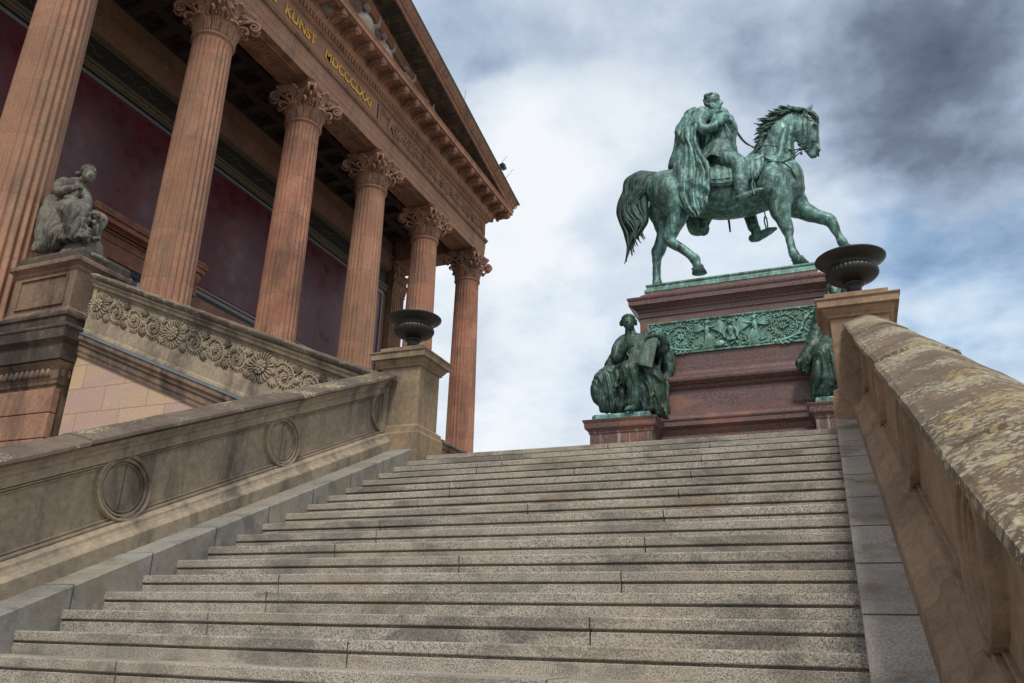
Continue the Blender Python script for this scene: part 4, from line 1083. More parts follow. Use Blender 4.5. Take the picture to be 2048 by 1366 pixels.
HT(hb,[(1120,680,F_,105),(1185,785,F_,78),(1250,830,F_,54),(1330,862,F_,42),(1388,882,F_,39),(1415,915,F_,30),(1445,970,F_,22),(1470,1012,F_,29),(1490,1040,F_,24)],14,None,4)
def hoof(a,b,r0,r1):
    A,B=H(*a),H(*b); hb.tube([A,(A+B)/2,B],[r0*KZ,(r0+r1)/2*KZ,r1*KZ],14,None,2)

# head
HT(hb,[(1225,262,0,52),(1255,305,0,68),(1262,345,0,66),(1280,400,0,50),(1297,448,0,37),(1300,474,0,30)],16,(YA,.62),4)
HT(hb,[(1215,335,0,60),(1240,385,0,48),(1268,440,0,34),(1280,480,0,22)],14,(YA,.62),4)
hb.ell(H(1218,330,0),(.24,.19,.26),16,12)
for o in (-1,1):
    hb.tube([H(1305,268,o*.10),H(1320,285,o*.13),H(1318,315,o*.12)],[.05,.05,.03],8)       # brow
    hb.ell(H(1303,300,o*.165),(.045,.03,.045),10,8)
    hb.tube([H(1310,340,o*.13),H(1300,400,o*.12),H(1290,440,o*.10)],[.025,.03,.02],8)      # facial crest
    hb.tube([H(1322,430,o*.05),H(1330,452,o*.08),H(1322,470,o*.06)],[.035,.045,.03],8)     # nostril wing
    hb.tube([H(1258,226,o*.09),H(1272,203,o*.10),H(1291,176,o*.09)],[.055,.06,.012],8,None,3)
    # muscles
    hb.tube([H(1020,700,o*.50),H(1045,640,o*.52),H(1075,590,o*.42)],[.20,.24,.14],12)
    hb.tube([H(960,560,o*.30),H(1010,600,o*.44),H(1060,650,o*.48)],[.12,.15,.12],10)
    hb.tube([H(390,640,o*.36),H(430,700,o*.46),H(470,790,o*.48)],[.22,.30,.2],12)
    hb.tube([H(1125,330,o*.15),H(1105,420,o*.24),H(1085,510,o*.34)],[.06,.09,.10],8)
    hb.tube([H(1150,330,o*.1),H(1150,430,o*.14),H(1150,540,o*.18)],[.05,.05,.06],8)
hb.tube([H(1305,488,0),H(1290,494,0)],[.075,.07],8)
def hdisp(p,n): return noise.noise(p*2.6)*.018+noise.noise(p*8)*.006
horse=fuse(hb,'horse',M['bronze'],es,.026,3,hdisp)
mb=MB()
for a,b,r0,r1 in (((590,1163,N_*1.1),(604,1204,N_*1.1),30,41),((1194,1108,N_),(1224,1150,N_),29,42),((362,1290,F_),(378,1335,F_),30,40),((1490,1040,F_),(1502,1080,F_),28,38)):
    A,B=H(*a),H(*b); B.z=min(B.z,A.z-.12)
    hs=[]
    for u,rr_ in ((0,r0*.9),(.12,r0*1.12),(.2,r0),(1,r1)):
        c=A.lerp(B,u)
        hs.append([(c.x+rr_*KZ*math.cos(t)*1.08,c.y+rr_*KZ*math.sin(t)*.9,c.z+ (0 if u==1 else .03*math.cos(t))) for t in [i*PI/8 for i in range(16)]])
    vs=[p for h in hs for p in h]
    mb.add(vs,[(i*16+j,i*16+(j+1)%16,i*16+16+(j+1)%16,i*16+16+j) for i in range(3) for j in range(16)]+[tuple(range(16)),tuple(48+j for j in range(16))[::-1]],True)
mb.build('hooves',M['bronze'],horse)
mb=MB()
for o in (-1,1): mb.ell(H(1329,456,o*.105),(.035,.02,.03),8,6); mb.ell(H(1306,302,o*.185),(.025,.02,.025),8,6)
mb.ell(H(1326,484,0),(.02,.09,.012),8,6)
mb.build('nostrils_and_eyes',M['bronzehair'],horse)
# mane
rm=random.Random(11)
CR_=[(1243,212),(1205,205),(1165,210),(1125,228),(1090,250),(1060,280),(1033,315),(1010,350),(990,385),(970,420),(950,455)]
mb=MB()
def crest(t):
    t=max(0,min(.9999,t))*(len(CR_)-1); i=int(t); f=t-i
    return CR_[i][0]*(1-f)+CR_[i+1][0]*f, CR_[i][1]*(1-f)+CR_[i+1][1]*f
for i in range(150):
    t=rm.uniform(0,1.0); x,y=crest(t); o=rm.uniform(-.15,.10)
    ang=math.radians(10+75*t*t+rm.uniform(-12,12))     # direction of flow, 0 = to the left, 90 = down
    L=(62+55*math.sin(PI*min(1,t*1.1)))*rm.uniform(.7,1.15)
    fx,fy=-math.cos(ang),math.sin(ang); ph=rm.uniform(0,6); q=[];rr_=[]
    lift=-14*math.sin(PI*t)
    for k in range(6):
        u=k/5; w=math.sin(ph+u*5.0)*7*u
        # start flowing along the crest, then break outward with an upturned tip
        q.append((x+fx*L*u-fy*w, y+fy*L*u+fx*w-(18*u*u if t<.75 else 0)+lift*(1-u)*0, o-.12*u*rm.uniform(.2,1) if o<0 else o+.06*u)); rr_.append(12*(1-u**1.5*.8))
    mb.tube([H(*p) for p in q],[a*KZ for a in rr_],6,None,3)
for i in range(14):
    o=rm.uniform(-.1,.1); a=rm.uniform(0,1)
    mb.tube([H(1255,222,o),H(1290,232+8*a,o*1.4),H(1318,258+20*a,o*1.8),H(1322-8*a,280+22*a,o*1.8)],[.045,.05,.04,.015],6,None,3)
mb.build('mane',M['bronzehair'],horse,recalc=False)
# tail
mb=MB()
OUT=[(340,602),(255,598),(165,650),(118,740),(118,850),(148,950),(158,1050),(142,1150)]
INN=[(340,630),(310,655),(300,700),(285,760),(270,840),(285,900),(270,960),(262,1020)]
def tp(path,t):
    t=max(0,min(.9999,t))*(len(path)-1); i=int(t); f=t-i
    return path[i][0]*(1-f)+path[i+1][0]*f, path[i][1]*(1-f)+path[i+1][1]*f
for i in range(150):
    w=rm.random(); end=rm.uniform(.62,1.0) if w<.6 else rm.uniform(.55,.95); o=rm.uniform(-.16,.16)*(.6+.8*math.sin(PI*w)); ph=rm.uniform(0,6); q=[];rad=[]
    n=13
    for k in range(n):
        t=end*k/(n-1); a=tp(OUT,t);b=tp(INN,t); ww=w+.11*math.sin(ph*.3+t*15+w*5)
        q.append(H(a[0]*(1-ww)+b[0]*ww+9*math.sin(ph*.4+t*19)*min(1,t*2),a[1]*(1-ww)+b[1]*ww,o*min(1,t*4+.3))); rad.append((19 if t<.6 else 16)*KZ*(1-(k/(n-1))**3*.85))
    mb.tube(q,rad,6,None,2)
mb.build('tail',M['bronzehair'],horse,recalc=False)
# saddle cloth and flap over the barrel
def barrel(x):
    for a,b in zip(BAR[:-1],BAR[1:]):
        if a[0]<=x<=b[0]:
            f=(x-a[0])/(b[0]-a[0]); return a[1]*(1-f)+b[1]*f, a[3]*(1-f)+b[3]*f
def cloth(name,x0,x1,th0,th1,ex,wave,mat=M['bronze']):
    mb=MB(); nx,nt=16,26; vs=[]
    for lay in (0,1):
        for i in range(nx+1):
            x=x0+(x1-x0)*i/nx; cyy,r=barrel(x); c=H(x,cyy,0); rr=r*KZ+ex+(0 if lay else .03)
            for j in range(nt+1):
                tt=-th0+(th1+th0)*j/nt
                edge=wave(i/nx) 
                tt=tt*edge
                bulge=.012*math.sin(9*i/nx*PI)*abs(math.sin(tt))
                vs.append((c.x,c.y+(rr*.84+bulge+.05*abs(math.sin(tt))**3)*math.sin(tt),c.z+(rr+bulge)*math.cos(tt)))
    L=(nx+1)*(nt+1); fs=[]
    for i in range(nx):
        for j in range(nt):
            a=i*(nt+1)+j; fs.append((a,a+1,a+nt+2,a+nt+1)); fs.append((L+a,L+a+nt+1,L+a+nt+2,L+a+1))
    for i in range(nx):
        for j in (0,nt):
            a=i*(nt+1)+j; fs.append((a,a+nt+1,L+a+nt+1,L+a))
    for j in range(nt):
        for i in (0,nx):
            a=i*(nt+1)+j; fs.append((a,a+1,L+a+1,L+a))
    mb.add(vs,fs,True)
    o=mb.build(name,mat,horse)
    return o
cloth('saddle_cloth',645,830,1.85,1.85,.035,lambda u:1)
mb=MB()
for dth in (1.60,1.74):
    pts=[]
    for i in range(13):
        x=652+176*i/12; cyy,r=barrel(x); c=H(x,cyy,0); rr=r*KZ+.068
        pts.append((c.x,c.y-(rr*.84+.05)*math.sin(dth),c.z+rr*math.cos(dth)))
    mb.tube(pts,[.012]*13,5,None,1)
mb.build('saddle_cloth_braid',M['bronze'],horse)
cloth('saddle_flap',868,1018,1.80,1.80,.075,lambda u:.78+.26*max(0,math.sin(PI*min(1,u*1.02)))**.6)
# harness
mb=MB()
def strap(pts,r=.020): mb.tube([H(*p) for p in pts],[r*.68]*len(pts),6,None,4)
strap([(795,270,-.36),(835,345,-.34),(880,405,-.32),(945,450,-.40),(1010,505,-.50),(1080,528,-.46),(1140,515,-.36),(1180,480,-.22),(1215,445,-.18)],.024)
strap([(960,430,-.30),(1030,430,-.36),(1100,438,-.32),(1160,455,-.20),(1205,450,-.18)])
strap([(800,275,-.3),(835,360,.2),(890,420,.35),(960,440,.4)])
strap([(1010,520,-.52),(1100,530,-.50),(1150,560,-.42),(1185,620,-.30),(1198,680,-.15),(1185,730,-.15),(1160,760,-.2)],.022)
strap([(1236,214,-.13),(1232,290,-.20),(1234,360,-.20),(1232,430,-.17)],.022)
strap([(1258,230,-.12),(1262,300,-.19),(1256,380,-.19),(1240,430,-.17)],.018)
strap([(1238,240,-.15),(1280,262,-.17),(1318,262,-.08),(1322,262,.08)],.022)
strap([(1228,425,-.17),(1265,405,-.19),(1318,400,-.10),(1320,400,.1)],.02)
for i in range(26):
    a=rm.uniform(0,6.28); r=rm.uniform(0,32); mb.ell(H(1232+r*math.cos(a)*.9,435+r*math.sin(a)*1.5,-.18),rm.uniform(.018,.04),7,5)
strap([(1215,470,-.17),(1190,490,-.16),(1176,510,-.15)],.018)
strap([(1245,380,-.19),(1275,375,-.18),(1262,395,-.19)],.03)
mb.build('bridle_and_reins',M['bronzehair'],horse,recalc=False)
# ---- rider
rb=MB()
def RT(pts,n=14,ell=None,sub=4): rb.tube([H(p[0],p[1],p[2]) for p in pts],[p[3]*KZ for p in pts],n,ell,sub)
RT([(700,500,0,98),(728,440,0,96),(730,390,0,96),(738,335,0,98),(730,298,0,84),(706,268,0,50)],20,(YA,1.08),5)
RT([(688,255,0,40),(690,205,0,36)],12)
RT([(625,250,-.36,38),(680,250,-.1,40),(740,250,.30,36)],12)
# head
rb.ell(H(678,156,0),(.180,.165,.20),18,14); rb.ell(H(697,138,0),(.125,.135,.115),14,10); rb.ell(H(702,176,0),(.105,.12,.14),16,12)
rb.tube([H(718,188,0),H(716,200,0)],[.085,.08],10); rb.tube([H(728,150,0),H(738,170,0),H(733,176,0)],[.018,.036,.03],8)
for o in (-1,1):
    rb.tube([H(722,142,o*.02),H(714,142,o*.10),H(700,148,o*.15)],[.022,.026,.02],8)
    rb.tube([H(650,160,o*.165),H(646,175,o*.17),H(655,185,o*.16)],[.022,.03,.02],8)
    rb.tube([H(668,180,o*.15),H(680,198,o*.14),H(695,205,o*.11)],[.05,.055,.05],8)
    rb.tube([H(728,187,0),H(720,190,o*.07)],[.022,.018],7); rb.tube([H(727,197,0),H(718,199,o*.06)],[.024,.018],7)
# arms
RT([(622,248,-.40,40),(604,288,-.50,42),(620,330,-.56,36),(668,324,-.54,31),(712,300,-.48,27),(742,280,-.42,23)])
RT([(740,240,.36,46),(770,300,.40,42),(790,290,.25,32),(785,265,.1,28)])
# gauntlet hand with fingers closing on the rein
RT([(740,278,-.42,27),(765,267,-.36,27)],12)
for i in range(4):
    rb.tube([H(762+6*i,252+4*i,-.40),H(784+4*i,250+7*i,-.42),H(795+i,266+8*i,-.36),H(784,276+6*i,-.32)],[.035,.035,.032,.028],8,None,2)
rb.tube([H(755,252,-.42),H(772,244,-.46),H(788,252,-.44)],[.032,.032,.026],8)
# hips, tunic skirt, near and far legs
RT([(690,470,-.10,80),(690,500,-.18,70)],14)
RT([(700,500,-.22,58),(770,512,-.45,56),(836,532,-.56,50),(852,575,-.60,48),(856,640,-.62,44),(864,700,-.64,40)],14)
RT([(705,480,.22,66),(790,510,.5,60),(850,560,.6,50),(880,700,.64,44),(905,830,.66,40),(930,920,.66,36)],14)
def rdisp(p,n): return noise.noise(V((p.x*5,p.y*5,p.z*3)))*.016+noise.noise(V((p.x*13,p.y*13,p.z*7)))*.008
rider=fuse(rb,'rider',M['bronze'],es,.020,2,rdisp)
mb=MB()   # tunic skirt as a pleated flare
def skirt(mb,top,bot,rt,rb_,n=48,ell=1.15,a0=0,a1=2*PI,fold=.03,nf=11):
    rows=8; vs=[]
    for lay in (0,1):
        for i in range(rows+1):
            u=i/rows
            c=top*(1-u)+bot*u
            for j in range(n+1):
                a=a0+(a1-a0)*j/n; r=rt*(1-u)+rb_*u+fold*u*math.sin(nf*a+1.5*math.sin(a*2))-lay*.03
                vs.append(c+V((r*math.cos(a),r*ell*math.sin(a),-.05*u*math.cos(a*2))))
    L=(rows+1)*(n+1); fs=[]
    for i in range(rows):
        for j in range(n):
            a=i*(n+1)+j; fs+=[(a,a+1,a+n+2,a+n+1),(L+a,L+a+n+1,L+a+n+2,L+a+1)]
    for j in range(n):
        a=rows*(n+1)+j; fs.append((a,L+a,L+a+1,a+1))
    mb.add(vs,fs,True)
skirt(mb,H(728,452,0),H(704,590,-.04),.385,.55,fold=.05)
mb.tube([H(728,455,0)+V((.37*math.cos(a),.44*math.sin(a),-.02*math.cos(a))) for a in [i*PI/12 for i in range(25)]],[.022]*25,6,None,1)
mb.build('tunic_skirt',M['bronze'],rider,recalc=False)
mb=MB()
mb.tube([H(722,266,-.54),H(730,296,-.54),H(738,308,-.46)],[.03,.035,.03],6); mb.tube([H(652,212,-.16),H(690,224,-.20),H(730,220,-.1),H(738,214,0)],[.03,.032,.03,.025],8)
for i in range(5): mb.ell(H(755,310+22*i,-.34+.0*i),(.025,.02,.025),8,6)
mb.tube([H(715,238,-.28),H(760,300,-.40),H(800,370,-.40)],[.015,.02,.015],6)
mb.build('cuff_and_buttons',M['bronze'],rider,recalc=False)
mb=MB()   # hair at the back and sides
for i in range(34):
    o=rm.uniform(-.17,.17); x=rm.uniform(636,668); y=rm.uniform(128,182); k_=1 if abs(o)>.1 else .6
    mb.tube([H(x,y-14,o),H(x-8,y,o*1.05),H(x-4,y+16,o*1.03)],[.02,.035,.015],6,None,2)
for o in (-.15,.15):
    for i in range(6): mb.tube([H(648+6*i,138-4*i,o),H(640+6*i,126-3*i,o),H(652+6*i,118-2*i,o*.9)],[.02,.028,.012],6,None,2)
mb.build('hair',M['bronzehair'],rider,recalc=False)
mb=MB()
def boot(dx,dy,o):
    mb.tube([H(848+dx,752+dy,o),H(872+dx,744+dy,o),H(905+dx,730+dy,o),H(945+dx,710+dy,o),H(985+dx,694+dy,o)],[.10,.12,.105,.09,.04],10,None,3)
    mb.tube([H(864+dx,700+dy,o),H(866+dx,735+dy,o)],[.12,.10],10)
boot(0,0,-.66)
mb.tube([H(850,762,-.66),H(838,780,-.66),H(824,800,-.66)],[.022,.014,.010],6)
mb.build('boot',M['bronze'],rider,recalc=False); mb=MB()
boot(80,238,.66)
mb.tube([H(930,985,.66),H(908,990,.66)],[.014,.02],6)
mb.build('boot',M['bronze'],rider,recalc=False)
mb=MB()
for dx,dy,o in ((0,0,-.68),(75,215,.66)):
    mb.tube([H(920+dx,595+dy,o),H(928+dx,640+dy,o)],[.016,.016],6)
    mb.tube([H(928+dx,640+dy,o),H(922+dx,670+dy,o-.05),H(936+dx,722+dy,o-.09)],[.018,.018,.018],6); mb.tube([H(928+dx,640+dy,o),H(938+dx,665+dy,o+.05),H(944+dx,722+dy,o+.09)],[.018,.018,.018],6)
    mb.tube([H(936+dx,722+dy,o-.09),H(944+dx,722+dy,o+.09)],[.02,.02],6)
    mb.build('stirrup',M['bronzelt'],rider,recalc=False); mb=MB()
mb.tube([H(780,870,.62),H(786,915,.62),H(790,950,.62)],[.028,.024,.02],8)
mb.build('sword_tip',M['bronzehair'],rider,recalc=False)
# ---- cloak
cb=MB()
def CTu(pts,n=12,sub=4,ell=None): cb.tube([H(p[0],p[1],p[2]) for p in pts],[p[3]*.92*KZ for p in pts],n,ell,sub)
def plerp(path,t):
    t=max(0,min(.9999,t))*(len(path)-1); i=int(t); f=t-i; f=f*f*(3-2*f)*.5+f*.5
    return tuple(path[i][k]*(1-f)+path[i+1][k]*f for k in range(len(path[0])))
CL=[(600,212,-.24),(545,262,-.20),(480,322,-.16),(470,372,-.20),(498,410,-.30),(478,470,-.32),(452,545,-.34),(440,625,-.48),(450,715,-.54),(492,800,-.58),(560,852,-.60)]
CRt=[(632,214,-.34),(598,262,-.50),(576,325,-.56),(574,395,-.56),(594,462,-.58),(626,530,-.60),(658,600,-.64),(655,680,-.68),(645,755,-.68),(640,810,-.66),(630,838,-.62)]
def sheet(mb,HF,CL,CR,nf,amp,back=.14,ph0=0.0,edge=.10,seed=0,nu=64,nv=60):
    # solid hanging cloth: pleated front, plain back
    vs=[]
    for lay in (0,1):
        for j in range(nv+1):
            v=j/nv; L_=plerp(CL,v); R_2=plerp(CR,v)
            for i in range(nu+1):
                u=i/nu; ph=1.9*math.sin(2.3*v+.5+ph0)+.35*math.sin(7*v+seed); am=amp*(.4+.6*min(1,v*2.2))
                c1=.5+.5*math.cos(2*PI*nf*u+ph); c2=.5+.5*math.cos(2*PI*nf*2.3*u+3*v+1.3+seed)
                fold=c1**.6
                y=L_[2]*(1-u)+R_2[2]*u-edge*math.sin(PI*u)
                if lay==0:
                    y-=am*fold+am*.3*c2**1.5
                    y-=.03*math.exp(-((v-.62-.10*u)/.04)**2)+.025*math.exp(-((v-.38+.12*u)/.035)**2)
                else: y+=back
                xx=L_[0]*(1-u)+R_2[0]*u; yy=L_[1]*(1-u)+R_2[1]*u
                if v>.93: yy+=12*math.cos(2*PI*nf*u+ph)*(v-.93)/.07
                vs.append(HF(xx,yy,y))
    Ln=(nu+1)*(nv+1); fs=[]
    for j in range(nv):
        for i in range(nu):
            a_=j*(nu+1)+i; fs+=[(a_,a_+1,a_+nu+2,a_+nu+1),(Ln+a_,Ln+a_+nu+1,Ln+a_+nu+2,Ln+a_+1)]
    for j in range(nv):
        for i in (0,nu):
            a_=j*(nu+1)+i; fs.append((a_,a_+nu+1,Ln+a_+nu+1,Ln+a_) if i==0 else (a_,Ln+a_,Ln+a_+nu+1,a_+nu+1))
    for i in range(nu):
        for j in (0,nv):
            a_=j*(nu+1)+i; fs.append((a_,Ln+a_,Ln+a_+1,a_+1) if j==0 else (a_,a_+1,Ln+a_+1,Ln+a_))
    mb.add(vs,fs,True)
sheet(cb,lambda x,y,o:H(x,y,o),CL,CRt,3.2,.075,.16)
# mass behind the hanging front sheet, the far side and the fur collar
CTu([(640,218,-.30,24),(600,224,-.26,30),(575,258,-.10,44),(580,280,.15,46),(640,228,.34,30),(715,226,.26,20)])
CTu([(600,232,-.16,36),(535,300,-.08,56),(510,350,-.05,62),(530,430,-.12,62),(510,520,-.22,60),(500,610,-.34,56),(500,700,-.44,40)])
CTu([(575,300,-.3,30),(572,420,-.38,34),(600,520,-.42,44),(610,600,-.48,40)])
CTu([(610,250,.12,50),(622,330,.14,60),(628,420,.14,64),(640,500,.14,60)])
CTu([(560,240,.1,50),(520,330,.1,60),(500,440,.1,60),(470,540,.15,60),(455,600,.2,45)])
CTu([(520,450,.3,60),(500,560,.5,60),(520,700,.6,55),(570,830,.62,60),(590,915,.60,68),(620,935,.60,50)])
CTu([(640,780,.62,56),(625,860,.62,62),(600,930,.6,56)])
CTu([(598,215,-.34,11),(570,252,-.32,14),(520,295,-.30,16),(484,332,-.28,16),(478,372,-.30,12)])
CTu([(632,222,-.44,9),(600,268,-.56,10),(578,330,-.64,10),(578,400,-.66,10),(602,470,-.68,10),(646,540,-.72,11),(660,620,-.76,11),(656,700,-.78,11),(646,780,-.76,9)])
def cdisp(p,n):
    q=V((p.x*4.2+noise.noise(p*1.3)*1.5,p.y*4.2,p.z*1.15))
    return abs(noise.noise(q))*-.06+.02+noise.noise(p*9)*.010
fuse(cb,'cloak',M['bronze'],rider,.017,2,cdisp)
# ================================================================ SEATED BRONZE READER
def fig(name,loc,label,cat='statue',grp=None): return thing(name,loc,label,cat,grp)
w1=fig('bronze_figure',(-3.7,14.8,4.11),'dark green bronze seated woman reading a tall tablet on the left corner block')
def FH(x,y,Y): return at(1160+.21236*x,610+.21236*y,Y)
KF=.00207
b=MB()
def FT(pts,n=12,ell=None,sub=4,mb=None):
  if pts[0][3]<19 and pts[-1][3]<19 and len(pts)>2: pts=[(p[0],p[1],p[2]+.035,p[3]) for p in pts]
  (mb or b).tube([FH(p[0],p[1],p[2]) for p in pts],[p[3]*KF for p in pts],n,ell,sub)
FT([(530,600,15.05,115),(505,480,15.02,112),(505,375,14.98,104),(492,315,14.95,85),(475,265,14.92,54),(468,215,14.9,44)],16)
b.ell(FH(458,162,14.88),(.128,.130,.150),16,12); b.ell(FH(466,192,14.84),(.100,.105,.122),14,10)
b.tube([FH(476,172,14.735),FH(480,190,14.715)],[.012,.018],7); b.tube([FH(468,209,14.745),FH(490,209,14.745)],[.011,.011],7); b.tube([FH(470,216,14.75),FH(488,216,14.75)],[.011,.011],7); b.ell(FH(478,230,14.77),(.035,.03,.028),8,6)
for xx in (446,500): b.tube([FH(xx-12,158,14.74),FH(xx,154,14.73),FH(xx+12,158,14.75)],[.012,.015,.012],6)
FT([(500,325,14.97,70),(415,335,14.98,60),(355,400,14.92,55),(335,480,14.82,48),(365,510,14.74,44),(405,440,14.66,36),(440,392,14.60,28)])
FT([(500,325,14.97,70),(600,335,14.96,62),(700,400,14.92,60),(790,420,14.84,50),(800,360,14.76,44),(765,300,14.68,36),(715,282,14.62,28)])
FT([(690,285,14.62,28),(660,282,14.58,22)],10)
for i in range(4):
    b.tube([FH(672+4*i,272+8*i,14.58),FH(640,262+12*i,14.53),FH(616+2*i,272+12*i,14.50),FH(608+3*i,290+10*i,14.50)],[.024,.022,.019,.013],7,None,2)
    b.tube([FH(440,375+8*i,14.58),FH(470,352+14*i,14.53),FH(496,345+14*i,14.50),FH(512,338+12*i,14.50)],[.024,.022,.019,.013],7,None,2)
b.tube([FH(450,365,14.58),FH(472,335,14.55),FH(492,322,14.54)],[.024,.02,.014],7)
b.tube([FH(690,262,14.60),FH(665,254,14.55),FH(642,250,14.53)],[.024,.02,.014],7)
def drape(zk,amp=.05,freq=9.0,top=.5):
    # cloth hanging in long folds below the knees (height zk), flatter and slanting above them
    def f(p,n):
        w=1.6*noise.noise(V((p.x*1.6,p.y*1.6,p.z*.8)))+.6*noise.noise(V((p.x*5,p.y*5,p.z*1.6)))
        u=p.x*freq+p.y*freq*.7+w*2.2; fold=(1-abs(math.sin(u)))**1.4+.45*(1-abs(math.sin(u*2.3+p.z*2)))**2
        d=max(0,min(1,(zk-p.z)/.30)); lo=fold*d
        u2=(p.x*.75+p.z*.8)*freq*1.3+w*2.2+p.y*3; hi=((1-abs(math.sin(u2)))**1.6)*(1-d)*top
        return -amp*(lo+hi)+amp*.35+noise.noise(p*7)*amp*.18
    return f
def fd(amp=.05,fx=6,fz=2.0):
    def f(p,n):
        q=V((p.x*fx+noise.noise(p*2)*1.4,p.y*fx,p.z*fz)); return -abs(noise.noise(q))*amp+amp*.3+noise.noise(p*14)*amp*.12
    return f
bd=fuse(b,'body',M['bronzedk'],w1,.014,2,lambda p,n:noise.noise(p*9)*.005)
b=MB()
FT([(520,620,15.0,120),(330,640,14.95,95),(215,715,14.75,92),(165,790,14.66,62),(185,880,14.66,62),(235,965,14.70,58)])
FT([(250,700,14.75,80),(290,830,14.72,80),(330,960,14.74,70)])
FT([(560,590,15.0,110),(500,600,14.70,90),(465,615,14.48,82),(440,680,14.47,70)])
FT([(480,650,14.47,72),(500,760,14.50,66),(510,860,14.54,68),(500,940,14.58,70)])
FT([(600,600,15.0,110),(700,700,14.88,85),(730,850,14.90,80),(740,960,14.94,70),(820,1075,14.98,40)])
FT([(640,640,14.8,60),(640,760,14.74,60),(640,900,14.78,60),(650,960,14.80,50)])
FT([(700,420,15.15,80),(820,480,15.2,62),(830,600,15.2,58),(800,700,15.15,55),(780,860,15.0,55),(800,1000,15.0,50)])
FT([(380,470,14.98,80),(310,560,14.98,70),(290,620,14.94,60)])
FT([(400,830,14.62,60),(390,960,14.66,66)]); FT([(400,640,14.80,90),(380,760,14.80,95),(380,900,14.80,90)]); FT([(560,700,14.8,90),(560,880,14.8,90)]); FT([(560,800,14.62,50),(580,960,14.68,60)])
for q in ([(350,610,14.66,12),(400,560,14.50,15),(470,545,14.38,16),(560,560,14.45,16),(640,620,14.6,14),(760,700,14.7,12),(800,740,14.8,10)],
   [(345,620,14.62,12),(350,700,14.50,16),(340,780,14.48,16),(430,660,14.38,12),(500,655,14.36,12),(570,700,14.42,12)],
   [(600,640,14.6,12),(660,720,14.62,15),(640,880,14.64,15),(690,840,14.66,12)],
   [(600,600,14.55,12),(700,760,14.70,14),(740,900,14.76,14),(840,1080,14.84,12)],
   [(470,700,14.40,8),(450,820,14.42,11),(440,930,14.48,11)],[(530,700,14.40,8),(560,820,14.45,11),(590,960,14.50,11)],[(505,700,14.37,7),(520,820,14.40,9),(530,940,14.44,9)],
   [(300,690,14.62,14),(270,800,14.58,18),(270,990,14.62,18)],[(760,500,15.0,12),(740,620,14.96,16),(800,700,14.96,14)],[(440,450,14.8,10),(470,500,14.78,12),(520,520,14.8,10)]):
    FT(q,8,None,4)
fuse(b,'gown',M['bronzedk'],w1,.013,9,drape(FH(470,560,14.5).z,.050,14,.10))
b=MB(); FT([(500,975,14.46,30),(465,975,14.36,30),(440,985,14.30,24)],10)
for i in range(5): b.ell(FH(428+17*i,988-2*i,14.27+.004*i),(.024,.03,.02),8,6)
FT([(430,998,14.30,10),(500,996,14.34,12)],8); b.build('sandalled_foot',M['bronzedk'],bd,recalc=False)
b=MB()
b.ell(FH(457,136,14.94),(.150,.145,.115),16,12)
for i in range(13):
    a=-1.2+2.4*i/12; b.tube([FH(458+26*math.sin(a*.4),118-3*abs(i-6)*.3,14.80+.03*abs(a)),FH(458+62*math.sin(a*.85),132+18*abs(math.sin(a*.8)),14.80+.05*abs(a)),FH(455+72*math.sin(a*.9),158+16*abs(math.sin(a)),14.90+.03*abs(a))],[.026,.034,.026],6,None,2)
b.ell(FH(392,175,14.95),(.05,.06,.06),10,8); b.ell(FH(524,170,14.93),(.035,.05,.055),10,8)
for t_ in range(5): b.tube([FH(385+6*t_,150+6*t_,14.88),FH(455,92+9*t_,14.78+.0*t_),FH(532-5*t_,148+5*t_,14.88)],[.016,.02,.016],6,None,4)
b.build('hair',M['bronzedk'],bd,recalc=False)
b=MB()
c=[FH(512,262,14.56),FH(632,268,14.56),FH(740,300,14.62),FH(680,590,14.50),FH(560,560,14.44),FH(448,530,14.44)]
vs=c+[p+V((.0,.05,.012)) for p in c]
b.add(vs,[(0,1,4,5),(1,2,3,4),(11,10,7,6),(10,9,8,7)]+[(i,6+i,6+(i+1)%6,(i+1)%6) for i in range(6)])
b.build('tablet',M['bronzedk'],w1,.008)
# ================================================================ HOODED BRONZE FIGURE
w2=fig('bronze_figure',(.3,14.8,4.11),'hooded bronze seated figure half hidden behind the right sandstone pillar')
def GH(x,y,Y): return at(1560+.23438*x,540+.23438*y,Y)
KG=.0021
b=MB()
def GT(pts,n=12,ell=None,sub=4): b.tube([GH(p[0],p[1],p[2]) for p in pts],[p[3]*KG for p in pts],n,ell,sub)
b.ell(GH(475,165,14.80),(.10,.11,.14),16,12); b.ell(GH(474,190,14.75),(.08,.085,.11),14,10)
b.tube([GH(470,165,14.68),GH(468,188,14.65)],[.012,.02],7)
for xx in (445,497): b.tube([GH(xx-14,152,14.71),GH(xx,146,14.69),GH(xx+12,152,14.71)],[.012,.014,.012],6)
GT([(475,240,14.9,40),(500,320,14.95,90),(490,450,15.0,120),(490,600,15.0,130)])
GT([(385,360,14.98,50),(350,450,14.95,55),(300,580,14.85,50),(240,690,14.75,46),(205,760,14.7,38)])
bd2=fuse(b,'body',M['bronze'],w2,.015,2,lambda p,n:noise.noise(p*9)*.006)
b=MB()
for s in range(13):
    a=PI*(s/12); 
GT([(420,230,14.90,22),(412,160,14.86,20),(440,115,14.84,20),(475,100,14.84,22),(515,115,14.84,20),(535,160,14.86,20),(535,230,14.9,22)])
GT([(470,150,15.0,66),(470,240,15.02,80),(480,330,15.05,110),(500,480,15.05,135),(500,650,15.05,140)])
GT([(420,230,14.90,40),(375,330,14.88,66),(345,450,14.85,70),(300,570,14.80,56),(250,680,14.75,50)])
GT([(460,300,14.98,95),(420,430,14.95,90),(370,560,14.88,82),(330,680,14.84,80),(320,760,14.8,60)])
GT([(300,640,14.78,60),(260,740,14.74,62),(240,830,14.74,46)])
